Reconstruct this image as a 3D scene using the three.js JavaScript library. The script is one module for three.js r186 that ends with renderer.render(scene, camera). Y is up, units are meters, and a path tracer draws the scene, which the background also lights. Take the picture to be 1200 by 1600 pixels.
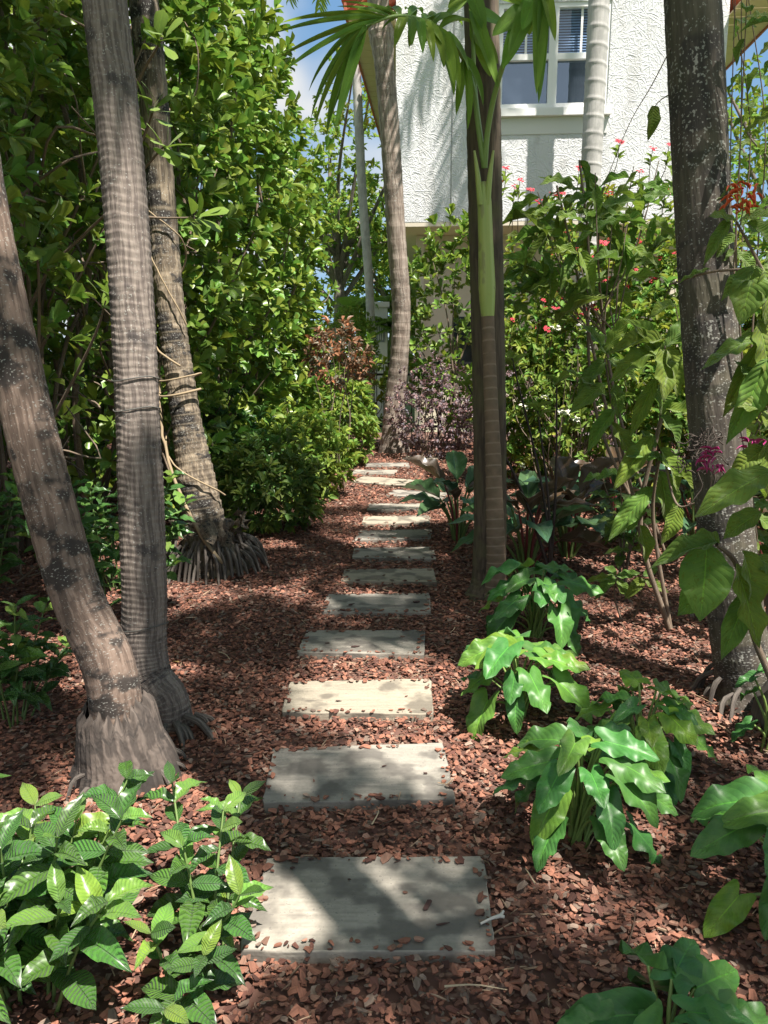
import * as THREE from 'three';
import { mergeGeometries } from 'three/addons/utils/BufferGeometryUtils.js';

// ---------------------------------------------------------------- camera, sky, sun, exposure
const scene = new THREE.Scene();
const CAM_H = 1.5, PITCH = Math.atan(240 / 1202);
const camera = new THREE.PerspectiveCamera(67.3, 0.75, 0.05, 600);
camera.position.set(0, CAM_H, 0);
camera.rotation.set(-PITCH, 0, 0);
const SKY_SEED = 11;
const SUN = new THREE.Vector3(0.3, 1, 0.37).normalize();
{ // summer sky: blue air, paler towards the horizon, with scattered white clouds all round
  const W = 1024, H = 512, d = new Float32Array(W * H * 4);
  const h3 = (x, y, z) => { let h = Math.imul(x, 374761393) ^ Math.imul(y, 668265263) ^ Math.imul(z, 1440662683); h = Math.imul(h ^ (h >>> 13), 1274126177); return ((h ^ (h >>> 16)) >>> 0) / 4294967296; };
  const n3 = (x, y, z) => { const i = Math.floor(x), j = Math.floor(y), k = Math.floor(z), s = (t) => t * t * (3 - 2 * t), u = s(x - i), v = s(y - j), w = s(z - k), m = (a, b, t) => a + (b - a) * t; return m(m(m(h3(i, j, k), h3(i + 1, j, k), u), m(h3(i, j + 1, k), h3(i + 1, j + 1, k), u), v), m(m(h3(i, j, k + 1), h3(i + 1, j, k + 1), u), m(h3(i, j + 1, k + 1), h3(i + 1, j + 1, k + 1), u), v), w); };
  for (let y = 0; y < H; y++) for (let x = 0; x < W; x++) {
    const up = ((y + 0.5) / H - 0.5) * Math.PI, az = ((x + 0.5) / W - 0.5) * 2 * Math.PI, dx = Math.cos(az) * Math.cos(up), dy = Math.sin(up), dz = Math.sin(az) * Math.cos(up), e = Math.max(0, dy), t = Math.pow(1 - e, 3), k = 1 / (e + 0.35);
    let c = 0, a = 0.5; for (let o = 0, f = 1.7; o < 5; o++, f *= 2.1, a *= 0.52) c += a * n3(dx * k * f + 40 + SKY_SEED, e * 3 + 7 + o * 9, dz * k * f + 60);
    const cl = Math.min(1, Math.max(0, (c - 0.44) / 0.16)), cloud = cl * cl * (3 - 2 * cl) * 0.9, i = (y * W + x) * 4;
    for (let q = 0; q < 3; q++) { const air = [0.11, 0.27, 0.53][q] * (1 - t) + [0.4, 0.6, 0.8][q] * t; d[i + q] = air * (1 - cloud) + [0.78, 0.77, 0.75][q] * cloud; }
    d[i + 3] = 1;
  }
  const t = new THREE.DataTexture(d, W, H, THREE.RGBAFormat, THREE.FloatType); t.mapping = THREE.EquirectangularReflectionMapping; t.magFilter = THREE.LinearFilter; t.needsUpdate = true;
  scene.background = t; scene.environment = t; scene.environmentIntensity = 0.5; scene.backgroundIntensity = 0.5;
}
const sun = new THREE.DirectionalLight(0xfff7ee, 5);
sun.position.copy(SUN).multiplyScalar(60); sun.target.position.set(0, 0, -6);
sun.position.add(sun.target.position);
sun.castShadow = true; sun.shadow.radius = 1.2; sun.shadow.mapSize.set(4096, 4096);
Object.assign(sun.shadow.camera, { left: -22, right: 22, top: 22, bottom: -22, near: 1, far: 140 });
sun.name = 'sun';
scene.add(sun, sun.target);
const renderer = new THREE.WebGLRenderer({ antialias: true });
renderer.toneMapping = THREE.LinearToneMapping;
renderer.toneMappingExposure = 2.35;
renderer.shadowMap.enabled = true;

// ---------------------------------------------------------------- helpers
const V = (x, y, z) => new THREE.Vector3(x, y, z);
function rng(a) { return () => { a = (a + 0x6d2b79f5) | 0; let t = Math.imul(a ^ (a >>> 15), 1 | a); t = (t + Math.imul(t ^ (t >>> 7), 61 | t)) ^ t; return ((t ^ (t >>> 14)) >>> 0) / 4294967296; }; }
let rnd = rng(11);
const rr = (a, b) => a + (b - a) * rnd();
const reseed = (s) => { rnd = rng(s * 7919 + 13); };
const clamp = THREE.MathUtils.clamp, lerp = THREE.MathUtils.lerp, sstep = (a, b, x) => { const t = clamp((x - a) / (b - a), 0, 1); return t * t * (3 - 2 * t); };
// a measured place in the garden: x, y read off a 1200 x 1600 survey picture at a known distance along -z
const CP = Math.cos(PITCH), SP = Math.sin(PITCH);
function at(px, py, depth) {
  const dx = (px - 600) / 1202, dy = -(py - 800) / 1202, y = CP * dy - SP, z = -SP * dy - CP, k = depth / -z;
  return V(dx * k, CAM_H + y * k, -depth);
}
const names = new Map();
function numbered(n) { const k = names.get(n) || 0; names.set(n, k + 1); return k ? n + '_' + String(k).padStart(3, '0') : n; }
function tag(o, label, category, group, kind) { Object.assign(o.userData, { label, category }); if (group) o.userData.group = group; if (kind) o.userData.kind = kind; return o; }
function thing(name, label, category, pos = [0, 0, 0], group) {
  const o = new THREE.Group(); o.name = numbered(name); scene.add(o); o.position.set(pos[0], pos[1], pos[2]);
  return tag(o, label, category, group);
}
function mesh(name, geo, mat, parent) {
  const m = new THREE.Mesh(geo, mat); m.castShadow = m.receiveShadow = true;
  if (parent) { m.name = name; parent.add(m); } else { m.name = numbered(name); scene.add(m); }
  return m;
}
function struct(name, geo, mat) { const m = mesh(name, geo, mat); m.userData.kind = 'structure'; return m; }
const hash = (x, y, s) => { let h = Math.imul(x, 374761393) ^ Math.imul(y, 668265263) ^ Math.imul(s, 1274126177); h = Math.imul(h ^ (h >>> 13), 1274126177); return ((h ^ (h >>> 16)) >>> 0) / 4294967296; };
function vnoise(x, y, px, py, s) {            // tileable value noise, period px, py
  const x0 = Math.floor(x), y0 = Math.floor(y), fx = x - x0, fy = y - y0, u = fx * fx * (3 - 2 * fx), v = fy * fy * (3 - 2 * fy), m = (a, n) => ((a % n) + n) % n;
  const a = hash(m(x0, px), m(y0, py), s), b = hash(m(x0 + 1, px), m(y0, py), s), c = hash(m(x0, px), m(y0 + 1, py), s), d = hash(m(x0 + 1, px), m(y0 + 1, py), s);
  return lerp(lerp(a, b, u), lerp(c, d, u), v);
}
function fbm(u, v, fx, fy, s, oct = 4) { let t = 0, a = 0.5, n = 0; for (let i = 0; i < oct; i++) { t += a * vnoise(u * fx, v * fy, fx, fy, s + i); n += a; a *= 0.5; fx *= 2; fy *= 2; } return t / n; }
const noise3 = (x, y, z) => (vnoise(x + 50, y + 50, 4096, 4096, 3) + vnoise(y + 80, z + 80, 4096, 4096, 5) + vnoise(z + 20, x + 20, 4096, 4096, 9)) / 3;
function tex(w, h, fn, srgb = true) {
  const d = new Uint8Array(w * h * 4);
  for (let y = 0; y < h; y++) for (let x = 0; x < w; x++) {
    const c = fn((x + 0.5) / w, (y + 0.5) / h), i = (y * w + x) * 4, a = typeof c === 'number' ? [c, c, c] : c;
    for (let k = 0; k < 3; k++) d[i + k] = 255 * (srgb ? Math.pow(clamp(a[k], 0, 1), 1 / 2.2) : clamp(a[k], 0, 1));
    d[i + 3] = 255;
  }
  const t = new THREE.DataTexture(d, w, h); t.wrapS = t.wrapT = THREE.RepeatWrapping; t.magFilter = THREE.LinearFilter; t.minFilter = THREE.LinearMipmapLinearFilter; t.generateMipmaps = true;
  if (srgb) t.colorSpace = THREE.SRGBColorSpace;
  t.needsUpdate = true; return t;
}
const C = (r, g, b) => new THREE.Color().setRGB(r, g, b);
const mix3 = (a, b, t) => [lerp(a[0], b[0], t), lerp(a[1], b[1], t), lerp(a[2], b[2], t)];
// tube along points with per-point radii; u runs once round, v in metres
function tube(pts, radii, sides = 6, segs = 8, shape) {
  const curve = new THREE.CatmullRomCurve3(pts, false, 'centripetal'), pos = [], uv = [], idx = [], len = curve.getLength();
  const rad = (t) => { if (typeof radii === 'function') return radii(t); const f = t * (radii.length - 1), i = Math.min(radii.length - 2, Math.floor(f)); return radii.length === 1 ? radii[0] : lerp(radii[i], radii[i + 1], f - i); };
  let nrm = null; const T = V(0, 0, 0), B = V(0, 0, 0);
  for (let i = 0; i <= segs; i++) {
    const t = i / segs, p = curve.getPoint(t); T.copy(curve.getTangent(t));
    if (!nrm) nrm = Math.abs(T.y) > 0.9 ? V(1, 0, 0) : V(0, 1, 0);
    nrm.addScaledVector(T, -nrm.dot(T)).normalize(); B.crossVectors(T, nrm);
    const r = rad(t);
    for (let k = 0; k <= sides; k++) {
      const a = (k / sides) * Math.PI * 2, q = r * (shape ? shape(t, k % sides / sides * Math.PI * 2, p.y, len) : 1);
      pos.push(p.x + q * (Math.cos(a) * nrm.x + Math.sin(a) * B.x), p.y + q * (Math.cos(a) * nrm.y + Math.sin(a) * B.y), p.z + q * (Math.cos(a) * nrm.z + Math.sin(a) * B.z));
      uv.push(k / sides, t * len);
    }
  }
  const n = sides + 1;
  for (let i = 0; i < segs; i++) for (let k = 0; k < sides; k++) { const a = i * n + k; idx.push(a, a + 1, a + n, a + 1, a + n + 1, a + n); }
  const g = new THREE.BufferGeometry();
  g.setAttribute('position', new THREE.Float32BufferAttribute(pos, 3)); g.setAttribute('uv', new THREE.Float32BufferAttribute(uv, 2)); g.setIndex(idx);
  g.computeVertexNormals();
  const N = g.attributes.normal;               // one smooth normal across the seam
  for (let i = 0; i <= segs; i++) { const a = i * n, b = a + sides, x = N.getX(a) + N.getX(b), y = N.getY(a) + N.getY(b), z = N.getZ(a) + N.getZ(b), l = Math.hypot(x, y, z) || 1; N.setXYZ(a, x / l, y / l, z / l); N.setXYZ(b, x / l, y / l, z / l); }
  return g;
}
// box from corner to corner with uv in metres
function box(x0, x1, y0, y1, z0, z1) {
  const g = new THREE.BoxGeometry(x1 - x0, y1 - y0, z1 - z0); g.translate((x0 + x1) / 2, (y0 + y1) / 2, (z0 + z1) / 2);
  const p = g.attributes.position, n = g.attributes.normal, uv = g.attributes.uv;
  for (let i = 0; i < p.count; i++) { const ax = Math.abs(n.getX(i)), ay = Math.abs(n.getY(i)); uv.setXY(i, ax > 0.5 ? p.getZ(i) : p.getX(i), ay > 0.5 ? p.getZ(i) : p.getY(i)); }
  return g;
}

// ---------------------------------------------------------------- leaves
// unit leaf: base at the origin, blade along +z (length 1), width 1 across x, upper face +y
const PROF = {
  ellip: (u) => Math.pow(Math.sin(Math.PI * Math.pow(u, 0.85)), 0.85) * (1 - 0.35 * sstep(0.72, 1, u)),
  obov: (u) => Math.pow(u, 0.75) * Math.pow(Math.max(0, 1 - Math.pow(u, 5)), 0.5) * 1.22,
  heart: (u) => Math.min(1, 0.72 + 0.9 * u) * Math.pow(Math.max(0, 1 - Math.pow(u, 1.9)), 0.72),
  lance: (u) => Math.pow(Math.sin(Math.PI * Math.pow(u, 0.6)), 0.7),
  strip: (u) => Math.min(1, 0.35 + 3.2 * u) * Math.pow(Math.max(0, 1 - Math.pow(u, 3)), 0.8),
};
function leafGeo({ prof = 'ellip', nu = 8, nv = 2, fold = 0.12, droop = 0.2, wave = 0, waves = 3, rib = 0, ribs = 8, lobe = 0, twist = 0, curl = 0, side = 0 }) {
  const pos = [], uv = [], idx = [], f = PROF[prof], n = 2 * nv + 1, asp = { strip: 0.08, ellip: 0.42, obov: 0.62, heart: 0.6, lance: 0.34 }[prof];
  for (let i = 0; i <= nu; i++) {
    const u = i / nu, w = Math.max(0.004, f(u)) / 2, s = u * u;
    for (let k = -nv; k <= nv; k++) {
      const v = k / nv, av = Math.abs(v), x0 = v * w;
      let y = asp * (fold * av * w * 2 - curl * av * av * w * 1.4) - droop * s, z = u * (1 - 0.35 * droop * u);
      y += asp * wave * Math.sin(u * waves * 6.283 + (v > 0 ? 0.9 : 0)) * av * w * 2 + rib * Math.sin((u - av * 0.09) * ribs * 6.283) * av * (1 - 0.4 * av);
      if (lobe) z -= lobe * Math.pow(1 - u, 5) * Math.sin(Math.min(1, av * 1.0) * 2.05) * (av > 0 ? 1 : 0);
      const a = twist * u;
      pos.push(x0 * Math.cos(a) + side * u * u, y + asp * x0 * Math.sin(a), z); uv.push(v * 0.5 + 0.5, u);
    }
  }
  for (let i = 0; i < nu; i++) for (let k = 0; k < 2 * nv; k++) { const a = i * n + k; idx.push(a, a + n, a + 1, a + 1, a + n, a + n + 1); }
  const g = new THREE.BufferGeometry();
  g.setAttribute('position', new THREE.Float32BufferAttribute(pos, 3)); g.setAttribute('uv', new THREE.Float32BufferAttribute(uv, 2)); g.setIndex(idx); g.computeVertexNormals();
  return g;
}
function leafTex(seed, { veins = 9, slope = 0.22, vw = 0.1, mid = 0.035, vein = [0.85, 0.95, 0.6], veinAmt = 0.35, midAmt = 0.8, blotch = 0.3, spots = 0 }) {
  const B = 0.55;
  const cf = (u, v) => {
    const av = Math.abs(u - 0.5) * 2, ph = (v - av * slope) * veins, d = Math.abs(ph - Math.round(ph)), m = 1 - sstep(mid * 0.5, mid * 1.6, av), q = (1 - sstep(vw * 0.3, vw, d)) * (1 - av * 0.5);
    const n = fbm(u, v, 4, 5, seed, 4), n2 = fbm(u, v, 24, 30, seed + 7, 2);
    let c = [B, B, B].map((x, i) => x * (1 + blotch * (n - 0.5) * [1.6, 1, 1.2][i]) * (0.93 + 0.14 * n2));
    c = mix3(c, vein, veinAmt * q); c = mix3(c, vein, midAmt * m);
    const edge = Math.max(av, v) + 0.35 * (fbm(u, v, 6, 9, seed + 90, 3) - 0.5); c = mix3(c, [0.42, 0.3, 0.12], 0.8 * sstep(1.06, 1.12, edge)); if (n2 * n > 0.44) c = mix3(c, [0.4, 0.36, 0.15], 0.45);
    if (spots && n2 > 0.78 - spots) c = mix3(c, [0.5, 0.35, 0.15], 0.6);
    return c;
  };
  const bf = (u, v) => { const av = Math.abs(u - 0.5) * 2, ph = (v - av * slope) * veins, d = Math.abs(ph - Math.round(ph)) * 2; return clamp(0.25 + 0.5 * Math.sqrt(d) - 0.4 * (1 - sstep(0, mid * 2.5, av)) + 0.12 * fbm(u, v, 30, 40, seed + 3, 2), 0, 1); };
  return { map: tex(128, 256, cf), bumpMap: tex(128, 256, bf, false) };
}
const K = 1 / 0.55;
function leafMat(name, t, col, { trans = 0.3, gloss = 0.5, gr = 0.3, bump = 0.002 } = {}) {
  return new THREE.MeshPhysicalMaterial({ name, ...t, color: C(col[0] * K, col[1] * K, col[2] * K), roughness: 1, side: THREE.DoubleSide, transmission: trans, thickness: 0, specularIntensity: 0.3, clearcoat: gloss, clearcoatRoughness: gr, bumpScale: bump });
}
const LT = {
  philo: leafTex(3, { veins: 9, slope: 0.3, vw: 0.07, mid: 0.035, veinAmt: 0.24, midAmt: 0.85, blotch: 0.6 }),
  coffee: leafTex(17, { veins: 13, slope: 0.16, vw: 0.1, mid: 0.03, veinAmt: 0.12, midAmt: 0.5, blotch: 0.3 }),
  clusia: leafTex(29, { veins: 26, slope: 0.2, vw: 0.2, mid: 0.03, veinAmt: 0.05, midAmt: 0.5, blotch: 0.3 }),
  cloak: leafTex(41, { veins: 11, slope: 0.24, vw: 0.09, mid: 0.03, veinAmt: 0.3, midAmt: 0.7, blotch: 0.4, spots: 0.05 }),
  palm: leafTex(53, { veins: 0.001, slope: 0, vw: 0.0001, mid: 0.05, veinAmt: 0, midAmt: 0.35, blotch: 0.25 }),
};
const LM = {
  philo: leafMat('philodendron_leaf', LT.philo, [0.06, 0.19, 0.035], { trans: 0.22, gloss: 0.85, gr: 0.42, bump: 0.003 }),
  philoYoung: leafMat('young_philodendron_leaf', LT.philo, [0.15, 0.3, 0.035], { trans: 0.32, gloss: 0.8, gr: 0.42, bump: 0.003 }),
  coffee: leafMat('wild_coffee_leaf', LT.coffee, [0.075, 0.205, 0.03], { trans: 0.28, gloss: 0.75, gr: 0.3, bump: 0.014 }),
  coffeeYoung: leafMat('young_coffee_leaf', LT.coffee, [0.18, 0.34, 0.05], { trans: 0.34, gloss: 0.8, gr: 0.3, bump: 0.006 }),
  clusia: leafMat('clusia_leaf', LT.clusia, [0.17, 0.27, 0.035], { trans: 0.36, gloss: 0.7, gr: 0.32, bump: 0.001 }),
  cloak: leafMat('cloak_leaf', LT.cloak, [0.15, 0.245, 0.038], { trans: 0.48, gloss: 0.2, gr: 0.4, bump: 0.006 }),
  cloakDark: leafMat('cloak_leaf_dark', LT.cloak, [0.065, 0.19, 0.05], { trans: 0.38, gloss: 0.25, gr: 0.4, bump: 0.006 }),
  shrub: leafMat('shrub_leaf', LT.coffee, [0.2, 0.3, 0.045], { trans: 0.42, gloss: 0.25, gr: 0.4, bump: 0.002 }),
  palm: leafMat('palm_leaflet', LT.palm, [0.2, 0.34, 0.045], { trans: 0.5, gloss: 0.35, gr: 0.3, bump: 0.001 }),
  congo: leafMat('congo_leaf', LT.philo, [0.06, 0.14, 0.065], { trans: 0.2, gloss: 0.6, gr: 0.28, bump: 0.004 }),
  congoRed: leafMat('bronze_congo_leaf', LT.philo, [0.085, 0.05, 0.025], { trans: 0.34, gloss: 0.9, gr: 0.3, bump: 0.004 }),
  loro: leafMat('purple_shrub_leaf', LT.clusia, [0.21, 0.145, 0.155], { trans: 0.2, gloss: 0.35, gr: 0.35, bump: 0.0005 }),
  copper: leafMat('copper_leaf', LT.cloak, [0.27, 0.16, 0.1], { trans: 0.3, gloss: 0.3, gr: 0.35, bump: 0.001 }),
};
// each kind of leaf comes in a few tones, as leaves on one plant do
const kinds = (m) => [[1, 1, 1], [0.8, 0.86, 0.95], [1.22, 1.12, 0.9], [0.95, 1.1, 1.1], [1.1, 0.95, 0.8]].map(([r, g, b]) => { const c = m.clone(); c.color.setRGB(m.color.r * r, m.color.g * g, m.color.b * b); return c; });
const MIXED = new Map(['philo', 'philoYoung', 'coffee', 'coffeeYoung', 'cloak', 'palm', 'congo'].map((k) => [LM[k], kinds(LM[k])]));
const simpleMat = (name, c, rough = 0.8, extra = {}) => new THREE.MeshStandardMaterial({ name, color: C(...c), roughness: rough, ...extra });
const SM = {
  stemGreen: simpleMat('green_stem', [0.12, 0.19, 0.05], 0.6),
  petiole: simpleMat('pale_petiole', [0.2, 0.3, 0.08], 0.5),
  stemBrown: null, red: simpleMat('red_petal', [0.42, 0.012, 0.03], 0.6), orange: simpleMat('orange_bract', [0.6, 0.1, 0.03], 0.6), magenta: simpleMat('magenta_bract', [0.4, 0.03, 0.18], 0.6), white: simpleMat('white_petal', [0.72, 0.72, 0.6], 0.6),
  metal: simpleMat('black_fence_metal', [0.02, 0.022, 0.024], 0.45, { metalness: 0.4 }),
};
// put a unit leaf so that it runs from A towards dir, upper face towards up
const _x = V(0, 0, 0), _y = V(0, 0, 0), _z = V(0, 0, 0);
function basis(dir, up, L, W, pos, out = new THREE.Matrix4()) {
  _z.copy(dir).normalize(); _x.crossVectors(up, _z); if (_x.lengthSq() < 1e-6) _x.set(1, 0, 0); _x.normalize(); _y.crossVectors(_z, _x);
  return out.set(_x.x * W, _y.x * L, _z.x * L, pos.x, _x.y * W, _y.y * L, _z.y * L, pos.y, _x.z * W, _y.z * L, _z.z * L, pos.z, 0, 0, 0, 1);
}
function leaf(parent, geo, mat, pos, dir, up, L, W, name = 'leaf') {
  const set = MIXED.get(mat), m = mesh(name, geo, set ? set[Math.floor(rnd() * set.length)] : mat, parent); basis(dir, up, L, W, pos).decompose(m.position, m.quaternion, m.scale); return m;
}
const local = (o, v) => v.clone().sub(o.position);

// ---------------------------------------------------------------- bark
function barkTex(seed, { base, dark, light, darkAmt = 0.5, fibre = 1, specks = 0.3, ringN = 0, ringAmt = 0, moss = null, mossAmt = 0, cracks = 0.4 }) {
  const cell = (u, v) => {
    const wu = u + 0.03 * (fbm(u, v, 5, 7, seed + 70, 3) - 0.5), wv = v + 0.02 * (fbm(u, v, 9, 9, seed + 80, 2) - 0.5), f = fbm(wu, wv, 56, 7, seed, 4), f2 = fbm(wu, wv, 120, 30, seed + 20, 2), big = fbm(wu, wv, 3, 5, seed + 5, 5), mid = fbm(wu, wv, 9, 14, seed + 9, 4), sp = 0.72 * fbm(wu, wv, 90, 150, seed + 11, 2) + 0.28 * big, ww = v + 0.012 * (fbm(u, 0.3, 6, 3, seed + 31, 3) - 0.5) * 2, rp = ringN ? (ww * ringN) % 1 : 0.5;
    return { f, f2, big, mid, sp, ring: ringN ? Math.exp(-Math.pow((rp - 0.5) / 0.1, 2)) : 0 };
  };
  const cf = (q, u, v) => {
    let c = mix3(base, light, sstep(0.35, 0.7, q.f) * 0.6 * fibre + 0.25 * (q.f2 - 0.5));
    c = mix3(c, dark, sstep(0.56, 0.42, q.f) * 0.5 * cracks);
    c = mix3(c, dark, darkAmt * sstep(0.52, 0.62, q.big * 0.6 + q.mid * 0.4));
    if (moss) c = mix3(c, moss, mossAmt * sstep(0.45, 0.65, fbm(u, v, 4, 6, seed + 44, 4)));
    c = mix3(c, light, ringAmt * q.ring * sstep(0.3, 0.6, q.mid));
    if (specks) c = mix3(c, [0.36, 0.36, 0.32], 0.7 * sstep(0.7 - specks * 0.09, 0.735 - specks * 0.09, q.sp));
    return c;
  };
  const W = 384, HH = 768, bd = new Float32Array(W * HH);
  let i = 0;
  const map = tex(W, HH, (u, v) => { const q = cell(u, v); bd[i++] = 0.5 * q.f + 0.25 * q.f2 + 0.25 * q.mid + 0.1 * q.ring; return cf(q, u, v); });
  i = 0;
  return { map, bumpMap: tex(W, HH, () => bd[i++], false) };
}
function barkMat(name, seed, o, bump = 0.006, vrep = 0.8) {
  const t = barkTex(seed, o); for (const k of ['map', 'bumpMap']) t[k].repeat.set(1, vrep);
  return new THREE.MeshStandardMaterial({ name, ...t, roughness: 0.92, bumpScale: bump });
}
const BM = {
  lean: barkMat('fibrous_brown_bark', 101, { base: [0.14, 0.095, 0.07], dark: [0.02, 0.017, 0.015], light: [0.27, 0.2, 0.155], darkAmt: 0.9, specks: 0.25 }),
  ringed: barkMat('ringed_grey_bark', 131, { base: [0.14, 0.112, 0.095], dark: [0.035, 0.03, 0.03], light: [0.3, 0.255, 0.215], darkAmt: 0.75, specks: 0.35, ringN: 18, ringAmt: 0.1 }),
  old: barkMat('rough_old_bark', 151, { base: [0.125, 0.096, 0.065], dark: [0.018, 0.015, 0.012], light: [0.34, 0.275, 0.19], darkAmt: 1, specks: 0.15, ringN: 9, ringAmt: 0.5 }, 0.012),
  path: barkMat('pale_palm_bark', 171, { base: [0.22, 0.17, 0.135], dark: [0.08, 0.06, 0.045], light: [0.42, 0.36, 0.3], darkAmt: 0.5, specks: 0.1, ringN: 10, ringAmt: 0.15 }, 0.01),
  dark: barkMat('dark_brown_bark', 191, { base: [0.085, 0.062, 0.042], dark: [0.03, 0.022, 0.016], light: [0.15, 0.115, 0.075], darkAmt: 0.4, specks: 0, moss: [0.12, 0.115, 0.05], mossAmt: 0.55 }, 0.004),
  right: barkMat('speckled_dark_bark', 211, { base: [0.062, 0.05, 0.038], dark: [0.022, 0.02, 0.018], light: [0.15, 0.13, 0.1], darkAmt: 0.8, specks: 0.45, fibre: 0.6, moss: [0.1, 0.1, 0.05], mossAmt: 0.3 }, 0.006),
  white: barkMat('pale_grey_bark', 231, { base: [0.4, 0.39, 0.37], dark: [0.2, 0.2, 0.19], light: [0.55, 0.53, 0.5], darkAmt: 0.35, specks: 0.3, fibre: 0.5, cracks: 0.2 }, 0.003),
  stem: barkMat('brown_stem_bark', 251, { base: [0.16, 0.115, 0.075], dark: [0.06, 0.042, 0.03], light: [0.28, 0.21, 0.15], darkAmt: 0.3, specks: 0.1 }, 0.002),
  collar: barkMat('fibrous_collar', 281, { base: [0.085, 0.066, 0.054], dark: [0.02, 0.018, 0.016], light: [0.16, 0.13, 0.108], darkAmt: 0.6, specks: 0, cracks: 0.9 }, 0.012, 2.2),
  root: barkMat('grey_root_bark', 271, { base: [0.13, 0.108, 0.09], dark: [0.04, 0.035, 0.03], light: [0.27, 0.235, 0.2], darkAmt: 0.5, specks: 0 }, 0.004),
};
SM.stemBrown = BM.stem;
// trunk profile: step-like leaf scars, lumps
function scars(spacing, amp, lump = 0.03, seed = 1) {
  return (t, a, y, len) => { const s = t * len, w = s + 0.012 * Math.sin(a * 2 + seed) + 0.006 * Math.sin(a * 5 + s * 3), p = (w / spacing) % 1; return 1 + amp * (p < 0.82 ? p / 0.82 : (1 - p) / 0.18) + lump * (noise3(Math.cos(a) * 1.3 + seed, s * 2.2, Math.sin(a) * 1.3) - 0.5) * 2 + 0.012 * (noise3(Math.cos(a) * 6 + seed, s * 9, Math.sin(a) * 6) - 0.5); };
}

// ---------------------------------------------------------------- palm fronds (pinnate)
const LG = {
  leaflet: leafGeo({ prof: 'strip', nu: 6, nv: 1, fold: 0.9, droop: 0.28 }),
  leafletB: leafGeo({ prof: 'strip', nu: 6, nv: 1, fold: 0.8, droop: 0.5, twist: 0.5 }),
  clusia: leafGeo({ prof: 'obov', nu: 5, nv: 1, fold: 0.3, droop: 0.1 }),
  clusiaB: leafGeo({ prof: 'obov', nu: 8, nv: 2, fold: 0.1, droop: 0.16, curl: 0.12 }),
  small: leafGeo({ prof: 'ellip', nu: 4, nv: 1, fold: 0.45, droop: 0.22 }),
  lance: leafGeo({ prof: 'lance', nu: 5, nv: 1, fold: 0.6, droop: 0.35 }),
};
function frondGeo(L, pairs, leafL, leafW, arch, seed) {
  reseed(seed);
  const rach = [], N = 8; for (let i = 0; i <= N; i++) { const t = i / N; rach.push(V(0, L * (arch[0] * t - arch[1] * t * t), L * t * (1 - 0.12 * t))); }
  const parts = [tube(rach, (t) => lerp(0.022, 0.004, t), 5, 10)], curve = new THREE.CatmullRomCurve3(rach), M = new THREE.Matrix4();
  for (let i = 0; i < pairs; i++) for (const s of [-1, 1]) {
    const t = lerp(0.16, 0.99, (i + 0.3 * rnd()) / pairs), p = curve.getPoint(t), T = curve.getTangent(t), l = leafL * Math.sin(Math.PI * (0.22 + 0.66 * t)) * rr(0.85, 1.1);
    const d = V(s * rr(0.75, 1), rr(-0.25, 0.25), 0).addScaledVector(T, 0.55 + 0.6 * t), up = V(0, 1, 0).addScaledVector(T, -T.y);
    parts.push((rnd() < 0.5 ? LG.leaflet : LG.leafletB).clone().applyMatrix4(basis(d, up, l, leafW, p, M)));
  }
  return mergeGeometries(parts);
}
const FR = [frondGeo(2.1, 34, 0.62, 0.045, [0.75, 1.0], 1), frondGeo(2.0, 32, 0.6, 0.05, [0.35, 0.85], 2), frondGeo(1.9, 32, 0.58, 0.05, [0.0, 0.75], 3)];
function crown(parent, top, n, seed, scale = 1) {
  reseed(seed);
  for (let i = 0; i < n; i++) {
    const m = mesh('frond', FR[i % 3], LM.palm, parent), a = i * 2.399 + rr(-0.3, 0.3);
    m.position.copy(top); m.position.y -= (i % 3) * 0.08; m.rotation.set(0, a, 0); m.scale.setScalar(scale * rr(0.85, 1.12));
  }
}
function crownshaft(parent, p, r, h, mat) {
  return mesh('crownshaft', tube([p.clone(), p.clone().add(V(0, h * 0.3, 0)), p.clone().add(V(0, h, 0))], [r * 1.08, r * 1.15, r * 0.4], 16, 10), mat, parent);
}

// ---------------------------------------------------------------- the ground
const gh = (x, z) => 0.05 * (noise3(x * 0.7, 3, z * 0.7) - 0.5) * sstep(0.5, 1.2, Math.abs(x)) + 0.012 * (noise3(x * 3, 7, z * 3) - 0.5);
{
  const soil = tex(512, 512, (u, v) => { const n = fbm(u, v, 12, 12, 5, 5), m = fbm(u, v, 60, 60, 8, 2); return mix3(mix3([0.06, 0.028, 0.02], [0.17, 0.085, 0.06], n), [0.26, 0.17, 0.13], m > 0.66 ? 0.6 : 0); });
  soil.repeat.set(1, 1);
  const near = new THREE.PlaneGeometry(16, 18, 120, 130); near.rotateX(-Math.PI / 2); near.translate(0, 0, -7);
  const p = near.attributes.position, uv = near.attributes.uv;
  for (let i = 0; i < p.count; i++) { p.setY(i, gh(p.getX(i), p.getZ(i)) - 0.012); uv.setXY(i, p.getX(i), p.getZ(i)); }
  near.computeVertexNormals();
  struct('mulch_bed', near, new THREE.MeshStandardMaterial({ name: 'dark_soil', map: soil, roughness: 1 }));
  const lawnT = tex(512, 512, (u, v) => mix3([0.05, 0.1, 0.025], [0.13, 0.2, 0.05], fbm(u, v, 16, 16, 61, 5))); lawnT.repeat.set(0.5, 0.5);
  const far = new THREE.PlaneGeometry(600, 600); far.rotateX(-Math.PI / 2); const q = far.attributes.position, fu = far.attributes.uv;
  for (let i = 0; i < q.count; i++) { q.setY(i, -0.07); fu.setXY(i, q.getX(i), q.getZ(i)); }
  struct('ground', far, new THREE.MeshStandardMaterial({ name: 'lawn', map: lawnT, roughness: 1 }));
}

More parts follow.
